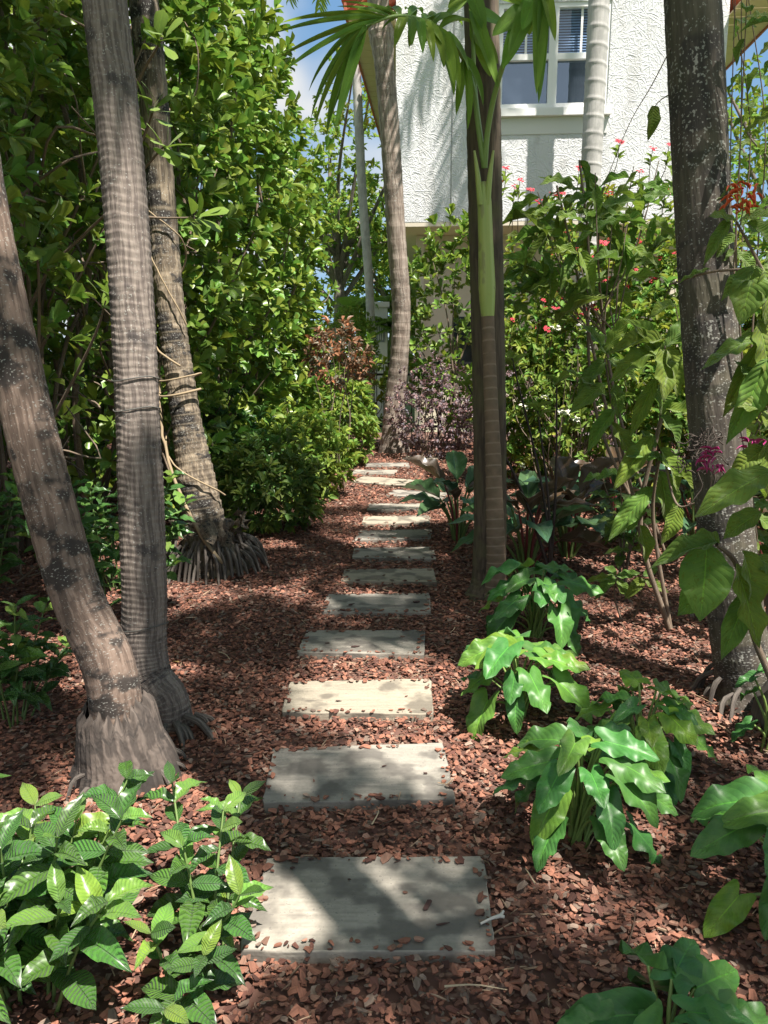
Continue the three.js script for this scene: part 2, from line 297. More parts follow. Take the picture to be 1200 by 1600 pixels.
// ---------------------------------------------------------------- stepping stones
const QUADS = [
  [[-0.371, -1.704], [0.281, -1.704], [0.300, -2.077], [-0.348, -2.077]], [[-0.412, -2.369], [0.241, -2.397], [0.231, -2.784], [-0.425, -2.735]],
  [[-0.438, -3.050], [0.206, -3.032], [0.22, -3.403], [-0.436, -3.367]], [[-0.445, -3.727], [0.202, -3.705], [0.225, -4.071], [-0.425, -4.055]],
  [[-0.374, -4.382], [0.278, -4.362], [0.290, -4.745], [-0.36, -4.727]], [[-0.291, -5.032], [0.353, -4.990], [0.352, -5.343], [-0.280, -5.320]],
  [[-0.240, -5.653], [0.388, -5.610], [0.395, -5.990], [-0.234, -5.955]], [[-0.245, -6.230], [0.388, -6.290], [0.422, -6.640], [-0.213, -6.580]],
  [[-0.20, -6.86], [0.42, -6.90], [0.43, -7.26], [-0.19, -7.20]], [[-0.17, -7.50], [0.45, -7.52], [0.45, -7.87], [-0.15, -7.86]],
  [[0.02, -8.36], [0.62, -8.14], [0.72, -8.52], [0.12, -8.74]], [[-0.40, -9.30], [0.27, -8.98], [0.42, -9.44], [-0.26, -9.78]],
  [[-0.44, -10.02], [0.16, -9.98], [0.18, -10.34], [-0.42, -10.36]], [[-0.26, -10.66], [0.36, -10.7], [0.35, -11.06], [-0.27, -11.02]],
  [[0.28, -11.46], [0.80, -11.34], [0.86, -11.7], [0.34, -11.84]]];
const inQuad = (x, z, q, m) => { let s = 0; for (let i = 0; i < 4; i++) { const [ax, az] = q[i], [bx, bz] = q[(i + 1) % 4], l = Math.hypot(bx - ax, bz - az), d = ((bx - ax) * (z - az) - (bz - az) * (x - ax)) / l; if (-d < m) return false; } return true; };
const onPaver = (x, z, m) => QUADS.some((q) => Math.abs(z - q[0][1]) < 1.3 && inQuad(x, z, q, m));
{
  const cf = (u, v) => { const n = fbm(u, v, 5, 6, 301, 5), s = fbm(u, v, 14, 120, 310, 4), f = fbm(u, v, 160, 160, 317, 2), d = fbm(u, v, 9, 11, 322, 4); let c = mix3([0.19, 0.175, 0.145], [0.42, 0.385, 0.32], clamp(0.45 * n + 0.55 * s + 0.35 * (f - 0.5), 0, 1)); c = mix3(c, [0.11, 0.1, 0.085], 0.8 * sstep(0.5, 0.66, d)); if (f > 0.8) c = mix3(c, [0.12, 0.11, 0.1], 0.5); return c; };
  const bf = (u, v) => 0.5 * fbm(u, v, 14, 120, 310, 4) + 0.3 * fbm(u, v, 160, 160, 317, 2) + 0.2 * fbm(u, v, 20, 24, 333, 3);
  const map = tex(768, 768, cf), bumpMap = tex(768, 768, bf, false); for (const t of [map, bumpMap]) t.repeat.set(0.8, 0.8);
  const mats = [[1, 1, 1], [0.92, 0.93, 0.95], [1.06, 1.02, 0.94]].map((c) => new THREE.MeshStandardMaterial({ name: 'cast_stone', map, bumpMap, bumpScale: 0.003, roughness: 0.85, color: C(...c) }));
  reseed(31);
  QUADS.forEach((q, i) => {
    const sh = new THREE.Shape(); let first = true;
    for (let e = 0; e < 4; e++) for (let k = 0; k < 12; k++) {
      const t = (k + (k === 0 ? 0.12 : 0)) / 12, a = q[e], b = q[(e + 1) % 4], j = k === 0 ? 0.004 : 0.0022, x = lerp(a[0], b[0], t) + rr(-j, j), z = lerp(a[1], b[1], t) + rr(-j, j);
      if (first) { sh.moveTo(x, -z); first = false; } else sh.lineTo(x, -z);
    }
    const g = new THREE.ExtrudeGeometry(sh, { depth: 0.04, bevelEnabled: true, bevelThickness: 0.004, bevelSize: 0.003, bevelSegments: 2 });
    const off = rnd() * 5, uv = g.attributes.uv; for (let n = 0; n < uv.count; n++) uv.setXY(n, uv.getX(n) + off, uv.getY(n) + off * 1.7);
    const cx = (q[0][0] + q[2][0]) / 2, cz = (q[0][1] + q[2][1]) / 2;
    g.translate(-cx, cz, 0); g.rotateX(-Math.PI / 2); g.translate(0, -0.04 + 0.017, 0);
    const m = mesh('stepping_stone', g, mats[i % 3]); m.position.set(cx, 0, cz); m.rotation.set(rr(-0.008, 0.008), 0, rr(-0.006, 0.006));
    const ord = ['first', 'second', 'third', 'fourth', 'fifth', 'sixth', 'seventh', 'eighth', 'ninth', 'tenth', 'eleventh', 'twelfth', 'thirteenth', 'fourteenth', 'last'][i];
    const extra = { 0: ' with bark flakes and a white stub on it', 10: ', turned askew beside the bronze leaved plant', 11: ', turned askew beside the light green bush', 14: ', half hidden by the purple shrub' }[i] || ', counted from the wild coffee bush';
    tag(m, 'grey stone slab, ' + ord + ' of the path' + extra, 'stepping stone', 'stepping stones of the path');
  });
}

// ---------------------------------------------------------------- bark mulch
{
  reseed(77);
  const chip = (seed) => {
    reseed(seed); const n = 7, top = [], pos = [], idx = [];
    for (let i = 0; i < n; i++) { const a = (i / n) * 6.283 + rr(-0.3, 0.3), r = rr(0.55, 1.1); top.push([Math.cos(a) * r * 0.5, Math.sin(a) * r * 0.36]); }
    const bend = rr(-0.35, 0.35);
    for (const [x, z] of top) pos.push(x, 0.09 + bend * x * x + rr(-0.03, 0.05), z);
    for (const [x, z] of top) pos.push(x * 0.92, -0.09 + bend * x * x, z * 0.92);
    pos.push(rr(-0.1, 0.1), 0.13, rr(-0.1, 0.1));
    for (let i = 0; i < n; i++) { const j = (i + 1) % n; idx.push(2 * n, j, i, i, j, n + i, j, n + j, n + i); }
    let g = new THREE.BufferGeometry(); g.setAttribute('position', new THREE.Float32BufferAttribute(pos, 3)); g.setIndex(idx); g = g.toNonIndexed(); g.computeVertexNormals();
    const uv = []; for (let i = 0; i < g.attributes.position.count; i++) uv.push(g.attributes.position.getX(i) * 0.4 + seed * 0.13, g.attributes.position.getZ(i) * 0.4);
    g.setAttribute('uv', new THREE.Float32BufferAttribute(uv, 2)); return g;
  };
  const grain = tex(256, 256, (u, v) => { const n = fbm(u, v, 4, 26, 401, 4); return [0.45 + 0.55 * n, 0.44 + 0.55 * n, 0.43 + 0.55 * n]; });
  const mat = new THREE.MeshStandardMaterial({ name: 'bark_chip', map: grain, roughness: 0.9 });
  const bed = new THREE.Group(); bed.name = 'bark_mulch'; scene.add(bed);
  tag(bed, 'red brown bark chip mulch covering the garden bed around the path', 'mulch', null, 'stuff');
  const lists = [[], [], [], [], []], M = new THREE.Matrix4(), Q = new THREE.Quaternion(), E3 = new THREE.Euler();
  reseed(78);
  const bands = [[0.6, 2.6, 5200, 1], [2.6, 4.5, 4600, 1], [4.5, 8, 3000, 1.1], [8, 14, 1300, 1.45]];
  for (const [z0, z1, dens, sc] of bands) {
    const w = 0.56 * z1 + 1.0, N = Math.floor(dens * 2 * w * (z1 - z0));
    for (let i = 0; i < N; i++) {
      const z = -rr(z0, z1), x = rr(-w, w); if (Math.abs(x) > 0.56 * -z + 0.9) continue;
      let s = sc * (0.012 + 0.032 * Math.pow(rnd(), 1.6)); const sliver = rnd() < 0.035;
      const hgt = rnd();
      const over = onPaver(x, z, -0.004); if (over && (onPaver(x, z, 0.03) || rnd() > 0.3)) continue;
      const tl = over ? 0.15 : 0.45; E3.set(rr(-1, 1) * tl, rr(0, 6.283), rr(-1, 1) * tl); Q.setFromEuler(E3);
      const lx = s * rr(0.8, 1.35), lz = sliver ? s * 0.16 : s * rr(0.6, 1.2);
      M.compose(V(x, over ? 0.024 + 0.006 * hgt : gh(x, z) - 0.008 + 0.024 * hgt, z), Q, V(sliver ? lx * 1.9 : lx, s * rr(0.3, 0.7), lz));
      const k = rnd(), b = rr(0.45, 1.4);
      let c = k < 0.55 ? [0.32, 0.14, 0.09] : k < 0.78 ? [0.16, 0.068, 0.048] : k < 0.9 ? [0.36, 0.2, 0.14] : [0.3, 0.22, 0.17];
      if (sliver) c = [0.5, 0.36, 0.24];
      lists[Math.floor(rnd() * 5)].push([M.clone(), C(c[0] * b, c[1] * b, c[2] * b)]);
    }
  }
  lists.forEach((l, i) => {
    const im = new THREE.InstancedMesh(chip(500 + i), mat, l.length); im.name = 'bark_chips'; im.castShadow = im.receiveShadow = true; im.userData.kind = 'stuff';
    l.forEach(([m, c], k) => { im.setMatrixAt(k, m); im.setColorAt(k, c); }); bed.add(im);
  });
  // loose pieces lying on the slabs
  reseed(79);
  const dm = [simpleMat('dark_bark_flake', [0.06, 0.03, 0.025], 0.9), simpleMat('brown_bark_flake', [0.16, 0.08, 0.055], 0.9)];
  const flakes = [[0.12, -1.86, 0.05, 0.3, 1.2], [0.155, -1.79, 0.035, 0.18, 0.3], [0.06, -1.915, 0.016, 0.8, 0], [-0.27, -2.02, 0.016, 0.8, 1], [-0.1, -1.97, 0.01, 0.8, 0], [0.26, -1.835, 0.036, 0.6, 0.8], [-0.22, -2.062, 0.022, 0.5, 0.4], [0.04, -2.05, 0.02, 0.2, 0.3], [-0.33, -1.75, 0.03, 0.5, 1.3], [0.03, -1.73, 0.014, 0.4, 0.1],
    [0.0, -2.6, 0.02, 0.4, 0.5], [-0.25, -2.5, 0.022, 0.3, 1.8], [0.15, -2.55, 0.018, 0.5, 0.2], [-0.2, -3.15, 0.025, 0.4, 0.2], [0.1, -3.2, 0.02, 0.5, 0.9], [-0.3, -3.85, 0.03, 0.5, 0.5], [-0.15, -3.8, 0.045, 0.5, 0.3], [0.1, -3.95, 0.03, 0.4, 0.2], [0.2, -4.55, 0.05, 0.6, 0.1], [-0.2, -4.5, 0.04, 0.5, 0.7], [0.0, -5.15, 0.04, 0.4, 1.2], [0.05, -5.8, 0.05, 0.4, 0.2], [-0.1, -6.4, 0.04, 0.5, 0.6]];
  const fg = [chip(520), chip(521), chip(522)];
  flakes.forEach(([x, z, s, asp, rot], i) => { const m = mesh('bark_flake', fg[i % 3], dm[i % 3 === 2 ? 1 : 0]); m.position.set(x, 0.025 + s * 0.03, z); m.rotation.set(rr(-0.1, 0.1), rot, rr(-0.15, 0.15)); m.scale.set(s * 1.3, s * 0.35, s * 1.9 * asp); const slab = QUADS.findIndex((q) => inQuad(x, z, q, -0.02)); tag(m, 'small dark bark flake lying loose on the ' + ['first', 'second', 'third', 'fourth', 'fifth', 'sixth', 'seventh', 'eighth'][Math.max(0, slab)] + ' slab of the path', 'bark flake', 'bark flakes on the slabs'); });
  const stub = mesh('broken_stem', mergeGeometries([tube([V(-0.03, 0, 0.012), V(0, 0.006, 0), V(0.03, 0.004, -0.014)], [0.003, 0.004, 0.006], 6, 6), tube([V(0.026, 0.004, -0.012), V(0.036, 0.004, -0.008)], [0.006, 0.004], 6, 2), tube([V(0.028, 0.005, -0.014), V(0.036, 0.012, -0.022)], [0.005, 0.003], 6, 2)]), simpleMat('dry_white_stem', [0.6, 0.57, 0.5], 0.8));
  stub.position.set(0.285, 0.037, -1.79); tag(stub, 'dry white broken stem end on the corner of the first slab', 'stem');
  reseed(80);
  const dryM = leafMat('dry_leaf', LT.cloak, [0.34, 0.22, 0.06], { trans: 0.3, gloss: 0.1 });
  [[-0.56, -1.98], [-1.02, -3.6], [-0.75, -4.3], [0.98, -3.1], [-1.2, -4.6]].forEach(([x, z]) => { const m = mesh('fallen_leaf', LG.clusiaB, dryM); m.position.set(x, 0.02, z); m.rotation.set(-0.1, rr(0, 6), 0.15); m.scale.set(0.04, 0.07, 0.07); tag(m, 'yellowed fallen leaf lying on the bark mulch', 'leaf', 'fallen leaves on the mulch'); });
}

{ // dry twigs and stalks lying about
  reseed(83); const tm = [simpleMat('dry_twig', [0.3, 0.2, 0.12], 0.9), simpleMat('pale_dry_stalk', [0.5, 0.4, 0.26], 0.9), simpleMat('dark_twig', [0.1, 0.06, 0.04], 0.9)];
  for (let i = 0, n = 0; n < 34 && i < 400; i++) { const z = -rr(1.35, 4.6), x = rr(-0.5, 0.5) * -z; if (onPaver(x, z, -0.05)) continue; n++; const l = rr(0.05, 0.16), a = rr(0, 6.283), c = Math.cos(a), q = Math.sin(a), m = mesh('dry_twig', tube([V(-c * l / 2, 0.004, -q * l / 2), V(rr(-0.01, 0.01), 0.01, rr(-0.01, 0.01)), V(c * l / 2, 0.006, q * l / 2)], [0.003, 0.0022, 0.0012], 5, 5), tm[i % 3]); m.position.set(x, 0.014 + gh(x, z), z); tag(m, 'thin dry twig lying on the bark mulch', 'twig', 'dry twigs on the mulch'); }
}

// ---------------------------------------------------------------- the house
{
  reseed(5);
  const N = 1024, H = new Float32Array(N * N).fill(0.35);
  for (let k = 0; k < 1500; k++) {              // trowelled ridges
    let x = rnd() * N, y = rnd() * N, a = rnd() * 6.283; const L = 40 + rnd() * 120, bend = rr(-0.006, 0.006), w = 2.5 + rnd() * 5, hgt = rr(0.25, 0.65), side = rnd() < 0.5 ? -1 : 1;
    for (let s = 0; s < L; s += 1) {
      x += Math.cos(a); y += Math.sin(a); a += bend; const e = Math.min(1, Math.min(s, L - s) / 12);
      for (let o = -w * 1; o <= w * 2.4; o += 0.7) { const ix = ((Math.round(x - Math.sin(a) * o * side) % N) + N) % N, iy = ((Math.round(y + Math.cos(a) * o * side) % N) + N) % N, q = o < 0 ? 1 + o / w : 1 - o / (w * 2.4), v = 0.3 + hgt * q * e; if (v > H[iy * N + ix]) H[iy * N + ix] = v; else if (o > 0) H[iy * N + ix] = lerp(H[iy * N + ix], v, 0.25 * e); }
    }
  }
  const bump = tex(N, N, (u, v) => clamp(H[Math.floor(v * N) * N + Math.floor(u * N)] * 0.9 + 0.06 * fbm(u, v, 90, 90, 9, 2), 0, 1), false); bump.repeat.set(0.52, 0.52);
  const stuccoMap = tex(256, 256, (u, v) => { const n = fbm(u, v, 6, 6, 77, 5); return mix3([0.6 + 0.07 * n, 0.61 + 0.07 * n, 0.62 + 0.07 * n], [0.42, 0.41, 0.39], 0.35 * sstep(0.58, 0.72, fbm(u, v, 14, 3, 79, 4))); }); stuccoMap.repeat.set(0.3, 0.3);
  const stucco = new THREE.MeshStandardMaterial({ name: 'white_trowelled_stucco', map: stuccoMap, bumpMap: bump, bumpScale: 0.015, roughness: 0.95 });
  const cream = simpleMat('cream_paint', [0.62, 0.56, 0.45], 0.85), trim = simpleMat('white_window_paint', [0.78, 0.78, 0.77], 0.5), tan = simpleMat('tan_soffit', [0.55, 0.43, 0.27], 0.8), tile = simpleMat('terracotta_tile', [0.36, 0.1, 0.06], 0.8), sillM = simpleMat('smooth_white_render', [0.66, 0.66, 0.64], 0.85);
  const o = thing('house', 'two storey white stucco house with tan soffit and red tiled roof behind the garden', 'house', [0.22, 0, -15.5]); o.rotation.y = -0.075;
  const wx0 = 1.86, wx1 = 3.86, wy0 = 5.98, wy1 = 7.76, X1 = 5.9;
  const sh = new THREE.Shape([[0, 4.05], [X1, 4.05], [X1, 9.2], [0, 9.2]].map(([x, y]) => new THREE.Vector2(x, y)));
  sh.holes.push(new THREE.Path([[wx0, wy0], [wx0, wy1], [wx1, wy1], [wx1, wy0]].map(([x, y]) => new THREE.Vector2(x, y))));
  const wg = new THREE.ExtrudeGeometry(sh, { depth: 0.2, bevelEnabled: false }); wg.translate(0, 0, -0.2);
  mesh('upper_wall', wg, stucco, o);
  mesh('side_wall', box(0.002, 0.2, 4.05, 7.7, -9, -0.2), stucco, o); mesh('side_wall', box(X1 - 0.2, X1 - 0.002, 4.05, 7.7, -9, -0.2), stucco, o); mesh('rear_wall', box(0.2, X1 - 0.2, 0, 7.35, -9, -8.8), stucco, o);
  mesh('overhang_soffit', box(0.004, X1 - 0.004, 3.97, 4.048, -8.8, -0.004), cream, o);
  mesh('lower_wall', box(0.5, X1 - 0.1, -0.05, 3.965, -8.7, -1.1), cream, o);
  mesh('corner_trim', box(0.36, 0.52, -0.05, 3.96, -1.2, -1.02), simpleMat('cream_trim', [0.66, 0.6, 0.5], 0.8), o);
  mesh('lower_window', box(1.15, 1.75, 1.2, 2.35, -1.098, -1.06), simpleMat('dark_window_glass', [0.02, 0.022, 0.025], 0.1), o);
  mesh('meter_box', box(0.75, 0.95, 0.9, 1.3, -1.098, -0.98), simpleMat('grey_meter_box', [0.1, 0.11, 0.12], 0.5), o);
  mesh('cable', tube([V(1.05, 3.98, 0.012), V(1.05, 6, 0.014), V(1.06, 7.6, 0.012)], [0.007], 5, 6), simpleMat('grey_cable', [0.3, 0.3, 0.3], 0.6), o);
  // window: frame, two sashes each side, panes, glazing bars, blinds behind the upper panes
  const win = new THREE.Group(); win.name = 'window'; o.add(win);
  const fz0 = -0.16, fz1 = -0.02, mid = (wx0 + wx1) / 2, my = 6.88;
  const fr = (x0, x1, y0, y1, d = 0, n = 'frame') => mesh(n, box(x0, x1, y0, y1, fz0 + 0.02 - d, fz1 - d), trim, win);
  fr(wx0 + 0.002, wx0 + 0.09, wy0 + 0.002, wy1 - 0.002); fr(wx1 - 0.09, wx1 - 0.002, wy0 + 0.002, wy1 - 0.002); fr(wx0 + 0.09, wx1 - 0.09, wy1 - 0.08, wy1 - 0.002); fr(wx0 + 0.09, wx1 - 0.09, wy0 + 0.002, wy0 + 0.11); fr(mid - 0.08, mid + 0.08, wy0 + 0.11, wy1 - 0.08, 0.003, 'mullion');
  const glass = new THREE.MeshPhysicalMaterial({ name: 'reflective_window_glass', color: C(0.16, 0.21, 0.28), metalness: 0.85, roughness: 0.02 });
  const clear = new THREE.MeshPhysicalMaterial({ name: 'clear_window_glass', color: C(0.93, 0.96, 1), roughness: 0.02, transmission: 1, thickness: 0 });
  const blindM = simpleMat('pale_blue_blind', [0.3, 0.43, 0.6], 0.6);
  for (const [a, b] of [[wx0 + 0.09, mid - 0.08], [mid + 0.08, wx1 - 0.09]]) {
    fr(a, b, my - 0.05, my + 0.05, 0.006, 'meeting_rail');
    mesh('pane', box(a, b, wy0 + 0.11, my - 0.05, -0.13, -0.12), glass, win); mesh('pane', box(a, b, my + 0.05, wy1 - 0.08, -0.1, -0.095), clear, win);
    const c = (a + b) / 2; mesh('glazing_bar', box(c - 0.02, c + 0.02, my + 0.05, wy1 - 0.08, -0.092, -0.07), trim, win);
    for (let y = my + 0.06; y < wy1 - 0.09; y += 0.045) { const s = mesh('blind_slat', box(a + 0.01, b - 0.01, -0.002, 0.002, -0.02, 0.02), blindM, win); s.position.set(0, y, -0.17); s.rotation.x = 0.9; }
  }
  mesh('room_backing', box(wx0 - 0.1, wx1 + 0.1, wy0 - 0.1, wy1 + 0.1, -0.5, -0.45), simpleMat('dark_interior', [0.1, 0.13, 0.18], 0.9), win);
  mesh('sill', box(wx0 - 0.06, wx1 + 0.06, wy0 - 0.13, wy0 - 0.002, -0.1, 0.13), trim, win);
  mesh('apron', box(wx0 - 0.02, wx1 + 0.02, wy0 - 0.42, wy0 - 0.132, -0.05, 0.016), sillM, win);
  // eaves and roof
  const ov = 0.86, ey = 7.45, run = X1 / 2 + ov, rise = 1.72;
  for (const s of [0, 1]) {
    for (let k = 0; k < 29; k++) { const z = 0.6 - k * 0.34, x0 = s ? X1 + 0.004 : -ov, x1 = s ? X1 + ov : -0.004; mesh('soffit_board', box(x0, x1, ey, ey + 0.02, z - 0.33, z), tan, o); }
    const fx = s ? X1 + ov : -ov; mesh('fascia', box(fx - 0.02, fx + 0.02, ey - 0.03, ey + 0.16, -9.1, 0.62), tile, o);
    const slab = new THREE.BoxGeometry(Math.hypot(run, rise), 0.08, 8.8), m = mesh('roof_slope', slab, tile, o); m.position.set(s ? X1 + ov - run / 2 : -ov + run / 2, ey + 0.2 + rise / 2, -4.7); m.rotation.z = (s ? -1 : 1) * Math.atan2(rise, run);
    const tg = new THREE.CylinderGeometry(0.085, 0.095, 0.5, 10, 1, false, 0, Math.PI); tg.rotateZ(Math.PI / 2); tg.rotateX(-Math.PI / 2);
    for (let k = 0; k < 44; k++) { const t = mesh('roof_tile', tg, tile, o); t.position.set(s ? X1 + ov - 0.18 : -ov + 0.18, ey + 0.27, 0.5 - k * 0.215); t.rotation.z = (s ? -1 : 1) * Math.atan2(rise, run); }
  }
}

// ---------------------------------------------------------------- fence, gate pillar
{
  const o = thing('metal_fence', 'low black metal railing fence crossing behind the path palm', 'fence', [0, 0, -13.9]);
  for (const y of [1.42, 1.22, 0.3]) mesh('rail', box(-5, 5, y - 0.02, y + 0.02, -0.016, 0.016), SM.metal, o);
  for (let x = -5; x <= 5.01; x += 2) mesh('post', box(x - 0.035, x + 0.035, 0, 1.55, -0.037, 0.037), SM.metal, o);
  for (let x = -4.88; x < 5; x += 0.125) if (Math.abs(((x + 5) % 2)) > 0.06) mesh('picket', box(x - 0.008, x + 0.008, 0.1, 1.405, -0.01, 0.01), SM.metal, o);
  const g = thing('gate_pillar', 'white rendered gate pillar with a small grille beyond the fence', 'pillar', at(593, 560, 20).toArray().map((v, i) => (i === 1 ? 0 : v)));
  const wm = simpleMat('white_render', [0.68, 0.67, 0.64], 0.9), gm = simpleMat('grey_grille', [0.25, 0.27, 0.3], 0.6);
  mesh('shaft', box(-0.2, 0.2, -0.1, 2.75, -0.2, 0.2), wm, g); mesh('cap', box(-0.25, 0.25, 2.752, 2.88, -0.25, 0.25), wm, g);
  const gr = mesh('grille', box(-0.13, 0.13, 1.9, 2.35, 0.202, 0.215), gm, g); for (let k = 0; k < 4; k++) mesh('bar', box(-0.1 + k * 0.055, -0.07 + k * 0.055, 1.95, 2.3, 0.217, 0.23), wm, gr);
}

// ---------------------------------------------------------------- palm trunks
function trunk(name, label, category, pts, radius, mat, shape, { sides = 36, step = 0.02, group } = {}) {
  const base = pts[0].clone(); base.y = 0;
  const o = thing(name, label, category, base.toArray(), group), loc = pts.map((p) => p.clone().sub(base));
  const len = new THREE.CatmullRomCurve3(loc, false, 'centripetal').getLength();
  mesh('trunk', tube(loc, (t) => radius(t * len, len), sides, Math.round(len / step), shape), mat, o);
  return o;
}
const shaftM = new THREE.MeshPhysicalMaterial({ name: 'green_crownshaft', map: tex(128, 256, (u, v) => { const n = fbm(u, v, 20, 3, 601, 3), b = fbm(u, v, 3, 4, 611, 4); return mix3(mix3(mix3([0.24, 0.36, 0.07], [0.4, 0.5, 0.13], n), [0.48, 0.48, 0.14], 0.5 * b), [0.2, 0.17, 0.08], 0.5 * sstep(0.6, 0.7, fbm(u, v, 9, 14, 621, 4))); }), roughness: 0.5, clearcoat: 0.3, clearcoatRoughness: 0.35 });
function crownOn(o, top, n, seed, scale, r = 0.08) { const p = local(o, top); crownshaft(o, p.clone(), r, 0.7, shaftM); crown(o, p.clone().add(V(0, 0.62, 0)), n, seed, scale); }
function rootSkirt(o, r, n, mat, seed, reach = 0.12, h = 0.12, a0 = 0, a1 = 6.283, th = 0.01) {
  reseed(seed);
  for (let i = 0; i < n; i++) { const a = lerp(a0, a1, (i + rr(-0.4, 0.4)) / n), hh = h * rr(0.5, 1.1), R0 = r * 0.9, R1 = r + reach * rr(0.3, 1), c = Math.cos(a), s = Math.sin(a), j = rr(-0.03, 0.03); mesh('root', tube([V(c * R0, hh, s * R0), V(c * lerp(R0, R1, 0.5) + j, hh * 0.75, s * lerp(R0, R1, 0.5)), V(c * R1 + j, -0.02, s * R1 - j)], [th * rr(0.7, 1.2), th * rr(0.8, 1.3), th * 0.7], 6, 5), mat, o); }
}
{ // leaning palm
  const p0 = V(-0.955, -0.05, -2.6), pts = [p0, V(-0.97, 0.12, -2.61), V(-1.0, 0.4, -2.63), at(122, 935, 2.72), at(70, 760, 2.8), at(22, 560, 2.9), at(-28, 330, 3.0), V(-1.62, 3.2, -3.15), V(-1.85, 5.0, -3.3), V(-1.95, 6.6, -3.4)];
  const o = trunk('leaning_palm', 'leaning brown palm trunk with black patches and swollen fibrous base', 'palm tree', pts, (s) => 0.09 + 0.1 * Math.exp(-Math.pow(s / 0.2, 2)) + 0.03 * Math.exp(-s / 0.45), BM.lean, scars(0.11, 0.025, 0.03, 2));
  const cg = tube([V(0, -0.06, 0), V(0, 0.05, 0), V(-0.01, 0.12, 0), V(-0.022, 0.2, -0.01), V(-0.03, 0.26, -0.014)], (t) => 0.13 + 0.075 * Math.pow(1 - t, 1.4) - 0.025 * sstep(0.85, 1, t), 120, 44, (t, a) => 1 + (0.025 * Math.sin(a * 37 + 6 * noise3(Math.cos(a) * 2, t * 3, Math.sin(a) * 2)) + 0.02 * Math.sin(a * 71 + 7 * noise3(Math.cos(a) * 5, t * 5, 2))) * (1 - t * 0.7) + 0.3 * (noise3(Math.cos(a) * 1.6 + 3, t * 2, Math.sin(a) * 1.6) - 0.5) * (1 - t * 0.9));
  { const p = cg.attributes.position; for (let i = 0; i < p.count; i++) { const a = Math.atan2(p.getZ(i), p.getX(i)), k = sstep(0.08, 0.3, p.getY(i)); p.setY(i, p.getY(i) + k * (0.14 * (noise3(Math.cos(a) * 2.2, 5, Math.sin(a) * 2.2) - 0.55) + 0.02 * Math.sin(a * 19))); } cg.computeVertexNormals(); }
  mesh('root_collar', cg, BM.collar, o);
  rootSkirt(o, 0.17, 12, BM.root, 41, 0.07, 0.06, -0.6, 2.8, 0.009);
  crownOn(o, V(-1.95, 6.55, -3.4), 11, 51, 1.05);
}
{ // ringed grey palm
  const pts = [V(-0.9, -0.05, -2.98), V(-0.9, 0.1, -2.98), at(232, 1050, 3.02), at(225, 900, 3.08), at(217, 700, 3.15), at(208, 500, 3.22), at(190, 250, 3.32), at(163, 0, 3.42), V(-1.25, 4.4, -3.5), V(-1.35, 6.2, -3.6), V(-1.4, 7.6, -3.6)];
  const o = trunk('ringed_palm', 'slim upright grey palm trunk with close pale rings', 'palm tree', pts, (s) => 0.086 + 0.05 * Math.exp(-Math.pow(s / 0.3, 2)) + (s > 1.4 && s < 3 ? 0.004 : 0), BM.ringed, (t, a, y, len) => { const s = t * len, sp = s < 1.3 ? 0.085 : 0.042; return scars(sp, 0.04, 0.02, 4)(t, a, y, len); }, { sides: 40, step: 0.008 });
  rootSkirt(o, 0.12, 9, BM.root, 43, 0.17, 0.06, -0.1, 1.5, 0.013);
  const axis = new THREE.CatmullRomCurve3(pts, false, 'centripetal').getPoints(400), mid = (h) => local(o, axis.reduce((m, p) => (Math.abs(p.y - h) < Math.abs(m.y - h) ? p : m), axis[0]));
  for (const [h, r] of [[0.42, 0.1], [1.42, 0.095], [1.3, 0.094]]) { const c = mid(h); mesh('wire_tie', tube([...Array(9)].map((_, i) => { const a = i / 8 * 6.283; return V(c.x + Math.cos(a) * r, h + 0.01 * Math.sin(a * 2), c.z + Math.sin(a) * r); }), [0.0025], 5, 40), simpleMat('grey_wire', [0.1, 0.1, 0.09], 0.6), o); }
  crownOn(o, V(-1.4, 7.55, -3.6), 12, 52, 1.05);
}
